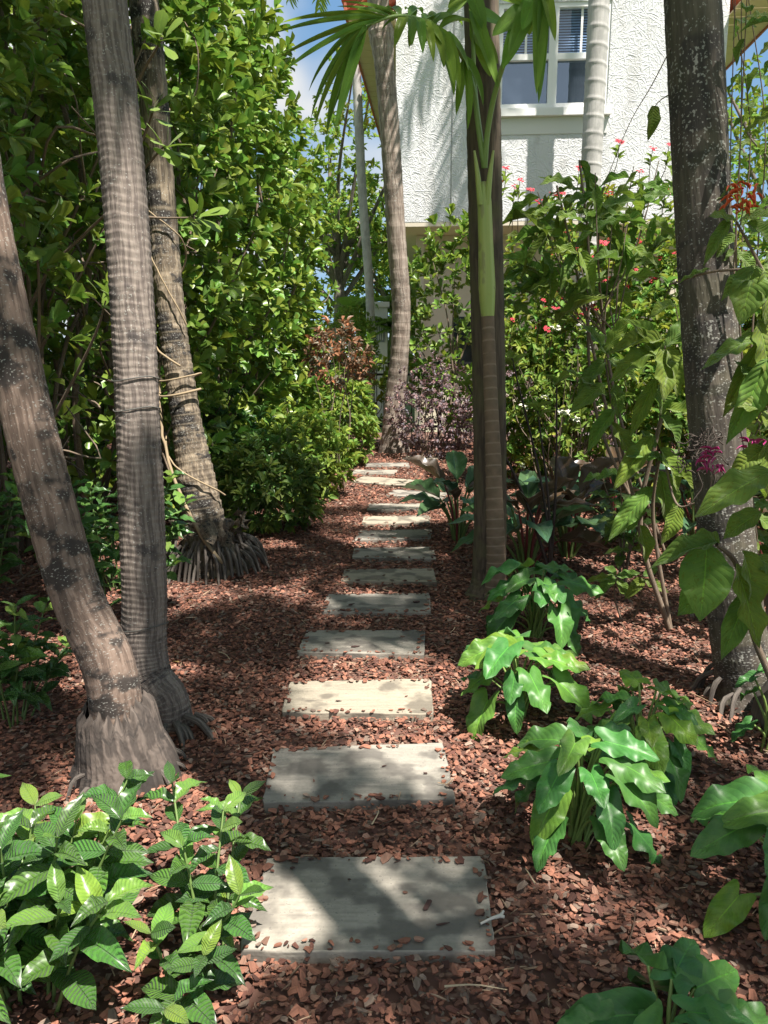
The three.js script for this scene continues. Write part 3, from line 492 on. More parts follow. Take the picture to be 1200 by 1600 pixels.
{ // old palm with root skirt
  const pts = [V(-1.27, -0.05, -5.45), at(315, 800, 5.45), at(298, 700, 5.5), at(282, 600, 5.55), at(268, 500, 5.6), at(255, 350, 5.7), at(235, 100, 5.8), V(-1.72, 4.6, -5.95), V(-1.85, 7, -6.1), V(-1.9, 8.6, -6.2)];
  const o = trunk('old_palm', 'old palm trunk wrapped by vines with bell shaped base and root skirt', 'palm tree', pts, (s) => 0.115 + 0.1 * Math.exp(-s / 0.75) + 0.08 * Math.exp(-Math.pow(s / 0.28, 2)) - 0.02 * sstep(1.4, 2.6, s), BM.old, scars(0.14, 0.07, 0.07, 6), { sides: 44, step: 0.02 });
  rootSkirt(o, 0.3, 64, BM.root, 44, 0.14, 0.2, 0, 6.283, 0.013); rootSkirt(o, 0.26, 40, BM.root, 45, 0.08, 0.24, 0, 6.283, 0.011);
  reseed(46);
  for (let i = 0; i < 13; i++) { const a = -0.9 + i * 0.33 + rr(-0.15, 0.15), g = leafGeo({ prof: 'strip', nu: 7, nv: 3, fold: rr(-4, 1), droop: rr(-0.1, 0.3), wave: rr(1.5, 4), waves: rr(1, 2.5), twist: rr(-3, 3) }), m = mesh('bark_flap', g, BM.old, o), c = Math.cos(a), q = Math.sin(a), lift = rr(0.15, 0.5); basis(V(c * lift + rr(-0.4, 0.4), -1 + lift, q * lift + rr(-0.4, 0.4)), V(c, 0.4, q), rr(0.1, 0.24), rr(0.06, 0.17), V(c * 0.235 - 0.01, rr(0.22, 0.42), q * 0.235)).decompose(m.position, m.quaternion, m.scale); }
  crownOn(o, V(-1.9, 8.5, -6.2), 7, 53, 0.9);
  // vines round it
  const axis = new THREE.CatmullRomCurve3(pts, false, 'centripetal').getPoints(400), mid = (h) => axis.reduce((m, p) => (Math.abs(p.y - h) < Math.abs(m.y - h) ? p : m), axis[0]);
  const vm = simpleMat('dry_vine', [0.3, 0.23, 0.14], 0.85);
  const vine = (label, h0, h1, turns, a0, r, th, lean) => {
    reseed(a0 * 100 + 7); const p = []; for (let i = 0; i <= 26; i++) { const t = i / 26, h = lerp(h0, h1, t), a = a0 + turns * 6.283 * t, q = (0.115 + 0.1 * Math.exp(-h / 0.75) + 0.08 * Math.exp(-Math.pow(h / 0.28, 2))) * 1.07 + r + rr(0, 0.012), m = mid(h); p.push(V(m.x + Math.cos(a) * q, h + 0.05 * Math.cos(a + 0.4), m.z + Math.sin(a) * q)); }
    const b = V(-1.27, 0, -5.45), v = mesh('vine', tube(p.map((x) => x.sub(b)), [th, th * 0.8, th * 0.6], 6, 90), vm); v.position.copy(b); tag(v, label, 'vine', 'vines on the old palm');
  };
  vine('thick pale vine running down the old palm trunk into its root skirt', 0.08, 1.5, 0.42, 1.0, 0.015, 0.014); vine('pair of thin vines coiled once round the old palm at mid height', 1.25, 1.42, 1.6, 0.3, 0.004, 0.009); vine('thin vine spiralling up the old palm above the coil', 1.45, 2.6, 1.2, 1.2, 0.004, 0.008); vine('fine vine climbing the old palm beside the leaves', 1.7, 3.3, 0.7, 0.6, 0.006, 0.006); vine('fine vine crossing the lower part of the old palm', 0.5, 1.3, 0.8, 0.2, 0.004, 0.007);
}
{ // palm at the far end of the path
  const pts = [V(0.17, -0.05, -12.5), at(616, 640, 12.5), at(624, 560, 12.45), at(627, 480, 12.4), at(620, 380, 12.35), at(612, 250, 12.3), at(604, 140, 12.25), at(596, 55, 12.2), at(592, 20, 12.2), V(-0.12, 7.2, -12.2), V(-0.15, 8.4, -12.2)];
  const o = trunk('path_palm', 'pale rough palm trunk standing at the far end of the path', 'palm tree', pts, (s, L) => 0.142 + 0.13 * Math.exp(-s / 0.5) + 0.035 * Math.exp(-Math.pow((s - 6.0) / 0.35, 2)), BM.path, (t, a, y, len) => scars(0.19, 0.05 + 0.07 * sstep(0.6, 1, t), 0.05, 9)(t, a, y, len), { sides: 40, step: 0.03 });
  const top = local(o, V(-0.15, 8.3, -12.2)); reseed(54);
  for (let i = 0; i < 9; i++) { const m = mesh('frond', FR[i % 2], LM.palm, o); m.position.copy(top).add(V(0, 0.15, 0)); m.rotation.set(0, i * 0.698 + 0.2, 0); m.scale.setScalar(1.05); }
  const husk = mesh('husk', tube([top.clone().add(V(0, -0.35, 0)), top.clone().add(V(0, 0, 0)), top.clone().add(V(0, 0.5, 0))], [0.21, 0.27, 0.12], 24, 20, (t, a) => 1 + 0.08 * Math.sin(a * 9 + t * 14)), BM.old, o);
}
{ // dark palm in the middle
  const pts = [at(762, 960, 4.78).setY(-0.05), at(764, 900, 4.8), at(766, 800, 4.82), at(764, 600, 4.85), at(760, 400, 4.88), at(756, 200, 4.9), at(752, 0, 4.95), V(0.5, 5.2, -5.0), V(0.45, 6.9, -5.1)];
  const o = trunk('dark_palm', 'straight dark brown palm trunk behind the young green palm', 'palm tree', pts, (s) => 0.1 + 0.055 * Math.exp(-Math.pow(s / 0.45, 2)) + 0.012 * Math.exp(-s / 1.2), BM.dark, scars(0.16, 0.03, 0.025, 12), { sides: 36, step: 0.025 });
  crownOn(o, V(0.45, 6.85, -5.1), 3, 55, 0.7);
}
const shaftTop = at(757, 262, 4.62);
{ // young green palm with its fronds
  const b = at(772, 930, 4.64).setY(-0.05), pts = [b, at(775, 880, 4.64), at(773, 800, 4.645), at(770, 700, 4.65), at(766, 600, 4.65), at(762, 490, 4.64)];
  const ringT = tex(128, 1024, (u, v) => { const q = (v * 26 + 0.15 * Math.sin(u * 6.283)) % 1, n = fbm(u, v, 8, 60, 651, 4); return mix3(mix3([0.24, 0.165, 0.11], [0.13, 0.1, 0.06], n), [0.38, 0.3, 0.22], q > 0.84 ? 0.5 * n + 0.15 : 0); });
  ringT.repeat.set(1, 0.62);
  const o = trunk('young_palm', 'young palm with slim ringed trunk, yellow green crownshaft and arching fronds', 'palm tree', pts, (s, L) => lerp(0.062, 0.037, sstep(0, L, s)), new THREE.MeshStandardMaterial({ name: 'young_ringed_bark', map: ringT, roughness: 0.8 }), scars(0.062, 0.05, 0.02, 3), { sides: 24, step: 0.008 });
  const c = [at(762, 494, 4.64), at(761, 450, 4.64), at(759, 380, 4.63), at(757, 315, 4.62), at(756, 285, 4.62)].map((p) => local(o, p));
  mesh('crownshaft', tube(c, [0.039, 0.05, 0.043, 0.04, 0.03], 20, 24), shaftM, o);
  const stalk = (pts, r0, r1) => { const f = new THREE.Group(); f.name = 'frond'; o.add(f); const cur = pts.map((p) => local(o, p)); mesh('stalk', tube(cur, [r0, lerp(r0, r1, 0.5), r1], 8, 24), SM.petiole, f); return [f, new THREE.CatmullRomCurve3(cur, false, 'centripetal')]; };
  for (const s of [-1, 1]) { const p = at(756 + s * 5, 320, 4.6); mesh('sheath_tip', tube([p, at(756 + s * 10, 270, 4.58), at(756 + s * 15, 235, 4.57)].map((x) => local(o, x)), [0.02, 0.014, 0.006], 8, 8), shaftM, o); }
  const pl = (f, p, tip, w, up, g = LG.bigLeaflet) => { const d = tip.clone().sub(p), L = d.length(); leaf(f, g, LM.palm, p, d, up, L * 1.06, w, 'leaflet'); };
  LG.bigLeaflet = leafGeo({ prof: 'strip', nu: 12, nv: 2, fold: 0.7, droop: 0.12, curl: 0.3 }); LG.droopLeaflet = leafGeo({ prof: 'strip', nu: 12, nv: 2, fold: 0.8, droop: 0.34, curl: 0.2 });
  const px = (x, y) => [430 + x * 0.36667, y * 0.36667];
  const tgt = (x, y, d) => local(o, at(...px(x, y), d));
  { // arching frond to the left
    const [f, cur] = stalk([shaftTop, at(...px(866, 540), 4.6), at(...px(845, 380), 4.58), at(...px(800, 245), 4.5), at(...px(720, 140), 4.4), at(...px(620, 82), 4.3), at(...px(510, 68), 4.2), at(...px(385, 112), 4.12)], 0.017, 0.006);
    const tips = [[20, 30, 4.3], [0, 75, 4.1], [0, 185, 4.2], [20, 245, 4.0], [60, 255, 4.2], [55, 385, 4.1], [85, 440, 4.0], [130, 475, 4.1], [155, 500, 4.0], [205, 515, 4.1], [250, 520, 4.0], [290, -30, 4.3], [330, 5, 4.5], [270, -5, 4.2], [430, -10, 4.5]];
    tips.forEach(([x, y, d], i) => pl(f, cur.getPoint(lerp(0.8, 1, i < 11 ? 0.5 + 0.5 * i / 10 : 0.2 + (i - 11) * 0.1)), tgt(x, y, d), i === 10 ? 0.055 : 0.036, V(0.2, 1, 0.7), i > 3 && i < 9 ? LG.droopLeaflet : LG.bigLeaflet));
    const more = [[0.42, 775, 480, 4.5, 0.05], [0.44, 935, 400, 4.45, 0.06], [0.42, 860, 520, 4.45, 0.05], [0.62, 615, 165, 4.3, 0.05], [0.58, 770, 165, 4.35, 0.07], [0.62, 840, 330, 4.3, 0.085], [0.66, 820, 345, 4.25, 0.075], [0.7, 700, 20, 4.5, 0.06], [0.74, 570, 165, 4.2, 0.05], [0.76, 440, 50, 4.4, 0.05], [0.8, 510, 140, 4.1, 0.055], [0.72, 760, 160, 4.25, 0.07], [0.78, 640, -40, 4.45, 0.05], [0.83, 470, -40, 4.4, 0.05], [0.69, 660, 20, 4.5, 0.06], [0.6, 880, -10, 4.6, 0.06], [0.64, 820, -20, 4.6, 0.06], [0.56, 700, 130, 4.6, 0.05], [0.6, 735, 250, 4.3, 0.07], [0.63, 800, 290, 4.2, 0.075], [0.67, 745, 215, 4.2, 0.06], [0.7, 690, 175, 4.1, 0.055], [0.73, 640, 150, 4.1, 0.055], [0.77, 590, 130, 4.1, 0.05], [0.58, 870, 250, 4.4, 0.07], [0.66, 720, -20, 4.55, 0.06], [0.75, 560, -30, 4.4, 0.05], [0.86, 380, -20, 4.3, 0.045]];
    for (const [t, x, y, d, w] of more) pl(f, cur.getPoint(t), tgt(x, y, d), w, V(0.1, 1, 0.8), LG.droopLeaflet);
  }
  { // frond rising to the right
    const [f, cur] = stalk([shaftTop, at(...px(905, 560), 4.58), at(...px(938, 390), 4.5), at(...px(1000, 200), 4.36), at(...px(1062, 70), 4.25), at(...px(1100, 0), 4.18), at(...px(1150, -110), 4.05), at(...px(1230, -200), 3.95)], 0.017, 0.008);
    for (const [t, x, y, d, w] of [[0.62, 975, 262, 4.1, 0.1], [0.66, 930, 130, 4.15, 0.11], [0.72, 1005, 205, 4.0, 0.1], [0.76, 1060, 100, 4.0, 0.09], [0.8, 1125, 350, 3.9, 0.075], [0.84, 1135, 400, 3.95, 0.06], [0.78, 1020, 170, 4.2, 0.1], [0.7, 1090, 155, 4.3, 0.07], [0.82, 1200, 135, 3.9, 0.06], [0.68, 870, -60, 4.3, 0.09], [0.74, 950, -80, 4.3, 0.09]]) pl(f, cur.getPoint(t), tgt(x, y, d), w, V(0, 0.5, 1), LG.bigLeaflet);
  }
  { // frond rising straight up
    const [f, cur] = stalk([shaftTop, at(...px(872, 560), 4.62), at(...px(852, 380), 4.62), at(...px(840, 120), 4.6), at(...px(828, -20), 4.56), at(...px(800, -200), 4.45)], 0.015, 0.008);
    for (const [t, x, y, d, w] of [[0.72, 955, 335, 4.4, 0.075], [0.82, 740, 20, 4.5, 0.08], [0.6, 960, 260, 4.66, 0.1], [0.64, 930, 320, 4.7, 0.11], [0.7, 1000, 90, 4.7, 0.1], [0.78, 700, 70, 4.7, 0.08], [0.86, 900, 120, 4.5, 0.09]]) pl(f, cur.getPoint(t), tgt(x, y, d), w, V(0, 0.4, 1), LG.bigLeaflet);
  }
}
{ // right-hand palm
  const pts = [at(1168, 1120, 3.2).setY(-0.05), at(1160, 1040, 3.22), at(1142, 900, 3.27), at(1126, 740, 3.32), at(1112, 560, 3.38), at(1098, 330, 3.46), at(1082, 0, 3.6), V(1.2, 4.6, -3.9), V(1.1, 6.2, -4.1), V(1.05, 7.4, -4.2)];
  const o = trunk('speckled_palm', 'thick dark trunk speckled with pale lichen among the big leaved plants', 'palm tree', pts, (s) => 0.112 + 0.075 * Math.exp(-Math.pow(s / 0.28, 2)) + 0.012 * Math.exp(-s / 1.5), BM.right, scars(0.2, 0.02, 0.03, 15), { sides: 40, step: 0.025 });
  rootSkirt(o, 0.17, 20, BM.root, 47, 0.08, 0.12, 0, 6.283, 0.012);
  crownOn(o, V(1.05, 7.35, -4.2), 4, 56, 0.9);
  const k = V(1.72, 0, -2.98), kg = thing('palm_root_boss', 'rounded fibrous palm root boss bulging from the mulch beside the speckled trunk', 'palm base', k.toArray());
  mesh('boss', tube([V(0, -0.06, 0), V(0, 0.03, 0), V(-0.005, 0.12, -0.01), V(-0.01, 0.2, -0.02), V(0.0, 0.24, -0.04)], [0.15, 0.17, 0.15, 0.09, 0.02], 40, 26, (t, a) => 1 + 0.03 * Math.sin(a * 31 + 4 * noise3(a, t * 6, 2))), BM.root, kg);
  const fv = thing('clinging_roots', 'tangle of dark aerial roots clinging to the speckled trunk', 'roots', [at(1100, 680, 3.2).x, 0, -3.2]); reseed(48);
  const c0 = local(fv, at(1095, 700, 3.2)), darkRoot = simpleMat('dark_aerial_root', [0.05, 0.038, 0.03], 0.9);
  for (let i = 0; i < 26; i++) { const q = []; let p = c0.clone().add(V(rr(-0.07, 0.1), rr(-0.1, 0.1), rr(-0.02, 0.05))); for (let j = 0; j < 6; j++) { q.push(p.clone()); p.add(V(rr(-0.04, 0.04), rr(-0.06, 0.03), rr(-0.02, 0.02))); } mesh('root', tube(q, [0.003, 0.002], 4, 12), darkRoot, fv); }
}
{ // pale palm against the house
  const pts = [V(3.62, -0.05, -14.4), V(3.62, 2, -14.4), V(3.63, 5, -14.4), V(3.62, 9, -14.4), V(3.6, 13, -14.3)];
  const o = trunk('pale_palm', 'pale grey ringed palm trunk in front of the house window', 'palm tree', pts, (s) => 0.175 + 0.06 * Math.exp(-s), BM.white, (t, a, y, len) => { const s = t * len + 0.02 * Math.sin(a + 1), p = (s / 0.23) % 1; return 1 + 0.06 * Math.exp(-Math.pow((p - 0.5) / 0.08, 2)); }, { sides: 32, step: 0.02 });
  crownOn(o, V(3.6, 12.9, -14.3), 10, 57, 1.3, 0.16);
  const tp = [at(579, 480, 19).setY(-0.1), at(578, 470, 19), at(566, 300, 19), at(556, 100, 19), V(-0.8, 10.5, -19.2)], q = trunk('thin_palm', 'thin distant palm trunk beyond the fence and the clipped bush', 'palm tree', tp, () => 0.1, BM.white, scars(0.3, 0.08, 0.04, 19), { sides: 16, step: 0.06 });
  crownOn(q, V(-0.8, 10.4, -19.2), 9, 58, 1.2, 0.1);
}
{ // two palms beside and behind the viewpoint; their crowns shade the start of the path
  const mk = (label, x, z, h, n, seed, sc) => { const o = trunk('shade_palm', label, 'palm tree', [V(x, -0.05, z), V(x, 1.5, z), V(x + 0.1, 4, z - 0.05), V(x + 0.15, h, z - 0.1)], (s) => 0.1 + 0.06 * Math.exp(-s / 0.3), BM.ringed, scars(0.09, 0.04, 0.03, seed), { sides: 20, step: 0.05 }); crownOn(o, V(x + 0.15, h, z - 0.1), n, seed, sc); };
  mk('slender palm beside the start of the path on the philodendron side', 0.95, -0.45, 7.4, 7, 61, 0.85);
  mk('palm beyond the start of the path on the philodendron side', 2.75, 0.75, 6.6, 9, 62, 0.95);
  mk('palm rising from the bed outside the wild coffee bush', -1.25, -0.7, 7.6, 12, 63, 1.05);
  mk('palm rising from the bed outside the philodendron clumps', 1.85, -1.75, 7.4, 8, 64, 0.95);
  mk('palm in the bed beyond the big leaved plants', 3.1, -2.5, 7.6, 8, 65, 1.0);
}

// ---------------------------------------------------------------- foliage by the thousand: one part of its shrub
function foliage(parent, name, geo, mat, list) {
  const im = new THREE.InstancedMesh(geo, mat, list.length); im.name = name; im.castShadow = im.receiveShadow = true; im.userData.kind = 'stuff';
  list.forEach(([m, c], i) => { im.setMatrixAt(i, m); im.setColorAt(i, c); }); parent.add(im); return im;
}
const tint = (v = 0.25, warm = 0.25) => { const b = rr(1 - v, 1 + v), w = rr(-warm, warm); return C(b * (1 + w), b, b * (1 - 0.5 * w)); };
// a rosette of leaves at the end of a twig
function rosette(out, p, axis, n, L, asp, open = 1, tn = [0.25, 0.25]) {
  const a0 = rr(0, 6.283), u = V(axis.y, -axis.x, 0.3).cross(axis).normalize(), w = V(0, 0, 0).crossVectors(axis, u);
  for (let i = 0; i < n; i++) {
    const a = a0 + i * 2.4, k = rr(0.5, 1.2) * open, d = axis.clone().addScaledVector(u, Math.cos(a) * k).addScaledVector(w, Math.sin(a) * k).normalize(), l = L * rr(0.65, 1.15);
    const up = V(0, 1, 0).addScaledVector(axis, 1.1).add(V(rr(-0.4, 0.4), rr(-0.4, 0.4), rr(-0.4, 0.4)));
    out.push([basis(d, up, l, l * asp * rr(0.85, 1.1), p.clone().addScaledVector(axis, rr(-0.06, 0.02)).add(V(rr(-1, 1), rr(-1, 1), rr(-1, 1)).multiplyScalar(L * 0.12))), tint(...tn)]);
  }
}
// shrub: stems from the ground, rosettes through an uneven crown
function shrub({ name, label, category, group, pos, cy, r, tips, per, L, asp, geo, mat, stems = 8, shell = 0.55, gap = 0, low = -1, seed, stemR = 0.012, tn, open = 1, stemMat = SM.stemBrown, face, outer = 1 }) {
  reseed(seed);
  const o = thing(name, label, category, pos, group), list = [], ends = [];
  let guard = 0;
  while (ends.length < tips && guard++ < tips * 20) {
    const d = V(rr(-1, 1), rr(-1, 1), rr(-1, 1)); if (d.lengthSq() > 1 || d.lengthSq() < 0.01) continue; d.normalize();
    if (d.y < low) continue;
    if (face && d.x * face[0] + d.z * face[1] < -0.35 && rnd() < 0.7) continue;
    const bump = 0.72 + 0.55 * noise3(d.x * 2.6 + seed, d.y * 3.4 * (r[1] / r[0]) * 0.6, d.z * 2.6), k = Math.pow(lerp(shell, 1, rnd()), 0.8) * bump;
    if (gap && noise3(d.x * 4.5 + seed * 2, d.y * 6, d.z * 4.5) < gap) continue;
    const p = V(d.x * r[0] * k, cy + d.y * r[1] * k, d.z * r[2] * k); if (p.y < 0.03) continue;
    const ax = V(d.x / r[0], d.y / r[1] + 0.35 / r[1], d.z / r[2]).normalize().multiplyScalar(outer).add(V(rr(-0.4, 0.4), rr(-0.1, 0.6), rr(-0.4, 0.4))).normalize();
    ends.push(p); rosette(list, p, ax, per, L, asp, open, tn);
  }
  foliage(o, 'foliage', geo, mat, list);
  for (let i = 0; i < stems && ends.length; i++) {
    const e = ends[Math.floor(rnd() * ends.length)], a = rr(0, 6.283), b = V(Math.cos(a) * r[0] * 0.22, -0.04, Math.sin(a) * r[2] * 0.22), m1 = b.clone().lerp(e, 0.35).add(V(rr(-0.08, 0.08), 0.12 * e.y, rr(-0.08, 0.08))), m2 = b.clone().lerp(e, 0.7).add(V(rr(-0.1, 0.1), 0.05, rr(-0.1, 0.1)));
    mesh('stem', tube([b, m1, m2, e], [stemR, stemR * 0.8, stemR * 0.55, stemR * 0.25], 6, 10), stemMat, o);
  }
  return [o, ends];
}

// ---------------------------------------------------------------- clusia hedge
{
  const H = [
    [-2.95, -3.9, 1.15, 6.2, 520, 'sparse bare stemmed clusia at the open end of the hedge by the leaning palm'],
    [-2.9, -5.6, 1.2, 6.6, 600, 'clusia shrub of the hedge right behind the old palm with vines'],
    [-2.5, -7.1, 1.3, 6.6, 620, 'clusia shrub of the hedge just past the old palm'],
    [-2.3, -8.6, 1.3, 6.6, 640, 'clusia shrub of the hedge behind the low bushes at its foot'],
    [-2.2, -10.1, 1.3, 6.3, 620, 'clusia shrub of the hedge behind the copper leaved plant'],
    [-2.1, -11.5, 1.2, 5.9, 600, 'clusia shrub at the sunny far end of the hedge']];
  H.forEach(([x, z, rx, h, tips, label], i) => {
    const near = i < 2;
    const [o] = shrub({ name: 'clusia_shrub', label, category: 'hedge shrub', group: 'clusia hedge', pos: [x, 0, z], cy: near ? h * 0.54 : h * 0.38, r: near ? [1.45, h * 0.5, 1.35] : [rx * 1.1, h * 0.64, 1.2], tips: tips * 1.35, per: 8, L: near ? 0.13 : 0.15, asp: 0.62, geo: LG.clusia, mat: LM.clusia, stems: near ? 26 : 14, shell: near ? 0.4 : 0.62, seed: 200 + i, stemR: 0.022, tn: [0.3, 0.3], face: [0.9, 0.5], low: near ? -0.75 : -0.93, open: 1.2 });
    reseed(230 + i);                          // tangled bare twigs inside
    for (let k = 0; k < (near ? 44 : 18); k++) { const q = []; let p = V(rr(-0.7, rx * 0.75), rr(0.1, 3.2), rr(-1, 1)); for (let j = 0; j < 5; j++) { q.push(p.clone()); p = p.clone().add(V(rr(-0.25, 0.28), rr(-0.1, 0.35), rr(-0.3, 0.3))); } mesh('twig', tube(q, [0.009, 0.007, 0.004], 5, 12), SM.stemBrown, o); }
    for (let k = 0; k < (near ? 7 : 3); k++) { const a = V(rr(-0.4, 0.6), -0.04, rr(-0.8, 0.8)); mesh('stem', tube([a, a.clone().add(V(rr(-0.15, 0.15), 1.2, rr(-0.2, 0.2))), a.clone().add(V(rr(-0.25, 0.25), 2.6, rr(-0.3, 0.3))), a.clone().add(V(rr(-0.3, 0.3), 4.2, rr(-0.3, 0.3)))], [0.035, 0.03, 0.025, 0.015], 8, 14), SM.stemBrown, o); }
  });
  // branch with large leaves reaching out in front of the old palm
  const b0 = V(-2.2, 0, -4.9), o = thing('clusia_branch', 'clusia branch with large pale leaves reaching out before the old palm trunk', 'branch', b0.toArray());
  reseed(240);
  const twig = (pts) => { const q = pts.map((p) => local(o, p)); mesh('stem', tube(q, [0.012, 0.007, 0.004], 6, 12), SM.stemBrown, o); return q; };
  const outPts = [[V(-2.2, -0.05, -4.9), V(-2.1, 1.8, -4.7), at(170, 330, 4.4), at(250, 235, 4.2), at(258, 228, 4.15)], [at(170, 330, 4.4), at(215, 130, 4.3), at(245, 75, 4.2), at(252, 62, 4.15)], [at(170, 330, 4.4), at(240, 340, 4.5), at(300, 340, 4.5)], [at(170, 330, 4.4), at(230, 200, 4.3), at(240, 170, 4.2)], [at(215, 130, 4.3), at(160, 60, 4.2), at(70, 10, 4.0)], [V(-2.1, 1.2, -4.7), at(60, 420, 4.2), at(55, 390, 4.1)], [V(-2.1, 1.0, -4.7), at(150, 520, 4.3), at(165, 470, 4.2)]];
  for (const pts of outPts) { const q = twig(pts), e = q[q.length - 1], ax = e.clone().sub(q[q.length - 2]).normalize().add(V(0.2, 0.1, 0.4)).normalize(); const l = []; rosette(l, e, ax, 8, 0.17, 0.5, 1.1); for (const [m] of l) { const k = mesh('leaf', LG.clusiaB, LM.clusia, o); m.decompose(k.position, k.quaternion, k.scale); } }
  // second row behind, closing the view into the hedge
  for (let i = 0; i < 5; i++) shrub({ name: 'backing_shrub', label: 'dense dark shrub in the row behind the clusia hedge', category: 'shrub', group: 'shrubs behind the hedge', pos: [-5.0 + i * 0.35, 0, -3.0 - i * 2.3], cy: 2.9, r: [1.4, 3.4, 1.7], tips: 800, per: 7, L: 0.17, asp: 0.55, geo: LG.clusia, mat: LM.clusia, stems: 6, seed: 250 + i, stemR: 0.03, open: 1.2 });
}

// ---------------------------------------------------------------- philodendrons
LG.heart = [leafGeo({ prof: 'heart', nu: 12, nv: 4, fold: 0.3, droop: 0.22, wave: 0.16, lobe: 0.22, curl: 0.3 }), leafGeo({ prof: 'heart', nu: 12, nv: 4, fold: 0.42, droop: 0.38, wave: 0.2, waves: 2, lobe: 0.22, curl: 0.25 }), leafGeo({ prof: 'heart', nu: 12, nv: 4, fold: 0.2, droop: 0.12, wave: 0.18, waves: 2.5, lobe: 0.2, curl: 0.4, twist: 0.25 })];
function philo(label, x, z, n, seed, { L = 0.2, reach = 0.2, h = 0.32, young = 0.25 } = {}) {
  reseed(seed);
  const o = thing('philodendron', label, 'plant', [x, 0, z], 'philodendron clumps by the path');
  for (let i = 0; i < n; i++) {
    const t = i / n, a = i * 2.4 + rr(-0.4, 0.4), inner = 1 - t, R = reach * lerp(0.25, 1.15, Math.sqrt(t)) * rr(0.8, 1.15), y = h * lerp(1.15, 0.3, t * t) * rr(0.85, 1.1), e = V(Math.cos(a) * R, y, Math.sin(a) * R), b = V(Math.cos(a + 1) * 0.03, -0.02, Math.sin(a + 1) * 0.03);
    mesh('petiole', tube([b, V(e.x * 0.35, y * 0.6, e.z * 0.35), e], [0.006, 0.005, 0.004], 6, 8), SM.petiole, o);
    const l = L * rr(0.75, 1.15), d = V(Math.cos(a), lerp(0.1, -0.75, t) * rr(0.7, 1.3), Math.sin(a)).add(V(rr(-0.3, 0.3), 0, rr(-0.3, 0.3))), up = V(Math.cos(a) * 0.5, 1, Math.sin(a) * 0.5 + 0.35).add(V(rr(-0.35, 0.35), 0, rr(-0.35, 0.35)));
    leaf(o, LG.heart[i % 3], rnd() < young ? LM.philoYoung : LM.philo, e, d, up, l, l * rr(0.52, 0.68));
  }
  return o;
}
philo('dark glossy philodendron clump hugging the base of the dark palm', 0.83, -4.0, 26, 301, { L: 0.21, reach: 0.19, h: 0.32, young: 0.12 });
philo('bright philodendron clump between the dark palm and the third slab', 0.57, -3.05, 24, 302, { L: 0.2, reach: 0.16, h: 0.3, young: 0.45 });
philo('large glossy philodendron clump beside the second slab', 0.62, -2.2, 30, 303, { L: 0.165, reach: 0.15, h: 0.29, young: 0.15 });
philo('philodendron with upright yellow green leaves behind the large clump', 0.93, -2.55, 26, 304, { L: 0.155, reach: 0.14, h: 0.28, young: 0.5 });
philo('philodendron growing at the edge of the bed under the big leaved plants', 1.12, -1.88, 18, 305, { L: 0.18, reach: 0.16, h: 0.28, young: 0.2 });
philo('broad leaved philodendron opposite the wild coffee bushes', 0.6, -1.38, 22, 306, { L: 0.18, reach: 0.13, h: 0.15, young: 0.1 });
philo('small philodendron at the foot of the speckled trunk', 1.5, -2.75, 10, 307, { L: 0.1, reach: 0.1, h: 0.3, young: 0.2 });

// ---------------------------------------------------------------- wild coffee
LG.coffee = [leafGeo({ prof: 'ellip', nu: 13, nv: 2, fold: 0.4, droop: 0.26, rib: 0.016, ribs: 9, wave: 0.1, curl: 0.2 }), leafGeo({ prof: 'ellip', nu: 13, nv: 2, fold: 0.6, droop: 0.45, rib: 0.016, ribs: 9, wave: 0.12, curl: 0.3 }), leafGeo({ prof: 'ellip', nu: 13, nv: 2, fold: 0.3, droop: 0.1, curl: 0.2, rib: 0.016, ribs: 9, twist: 0.2 })];
function coffee(label, pos, tips, seed, L = 0.13) {
  reseed(seed);
  const o = thing('wild_coffee', label, 'shrub', pos, 'wild coffee bushes');
  tips.forEach(([x, y, z], i) => {
    const e = V(x - pos[0], y, z - pos[2]), b = V(e.x * 0.25 + rr(-0.03, 0.03), -0.02, e.z * 0.25 + rr(-0.03, 0.03)), c = [b, b.clone().lerp(e, 0.5).add(V(0, y * 0.12, 0)), e], cur = new THREE.CatmullRomCurve3(c, false, 'centripetal');
    mesh('stem', tube(c, [0.005, 0.004, 0.0025], 6, 10), SM.stemGreen, o);
    const nodes = Math.max(3, Math.round(y * 0.75 / 0.055));
    for (let k = 0; k <= nodes; k++) {
      const t = lerp(0.3, 1, k / nodes), p = cur.getPoint(t), T = cur.getTangent(t), a0 = k * 1.571 + i + rr(-0.3, 0.3), topm = k >= nodes - 1;
      for (const s of [0, Math.PI]) {
        const a = a0 + s, d = V(Math.cos(a), 0, Math.sin(a)).addScaledVector(T, topm ? rr(0.5, 1.1) : rr(-0.1, 0.45)), l = L * rr(0.75, 1.15) * (topm && k === nodes ? 0.72 : 1);
        leaf(o, LG.coffee[(k + i) % 3], (topm && rnd() < 0.5) || rnd() < 0.08 ? LM.coffeeYoung : LM.coffee, p, d, V(-d.x * 0.3 + rr(-0.3, 0.3), 1, -d.z * 0.3 + 0.3 + rr(-0.3, 0.3)), l, l * rr(0.36, 0.45));
      }
    }
  });
  return o;
}
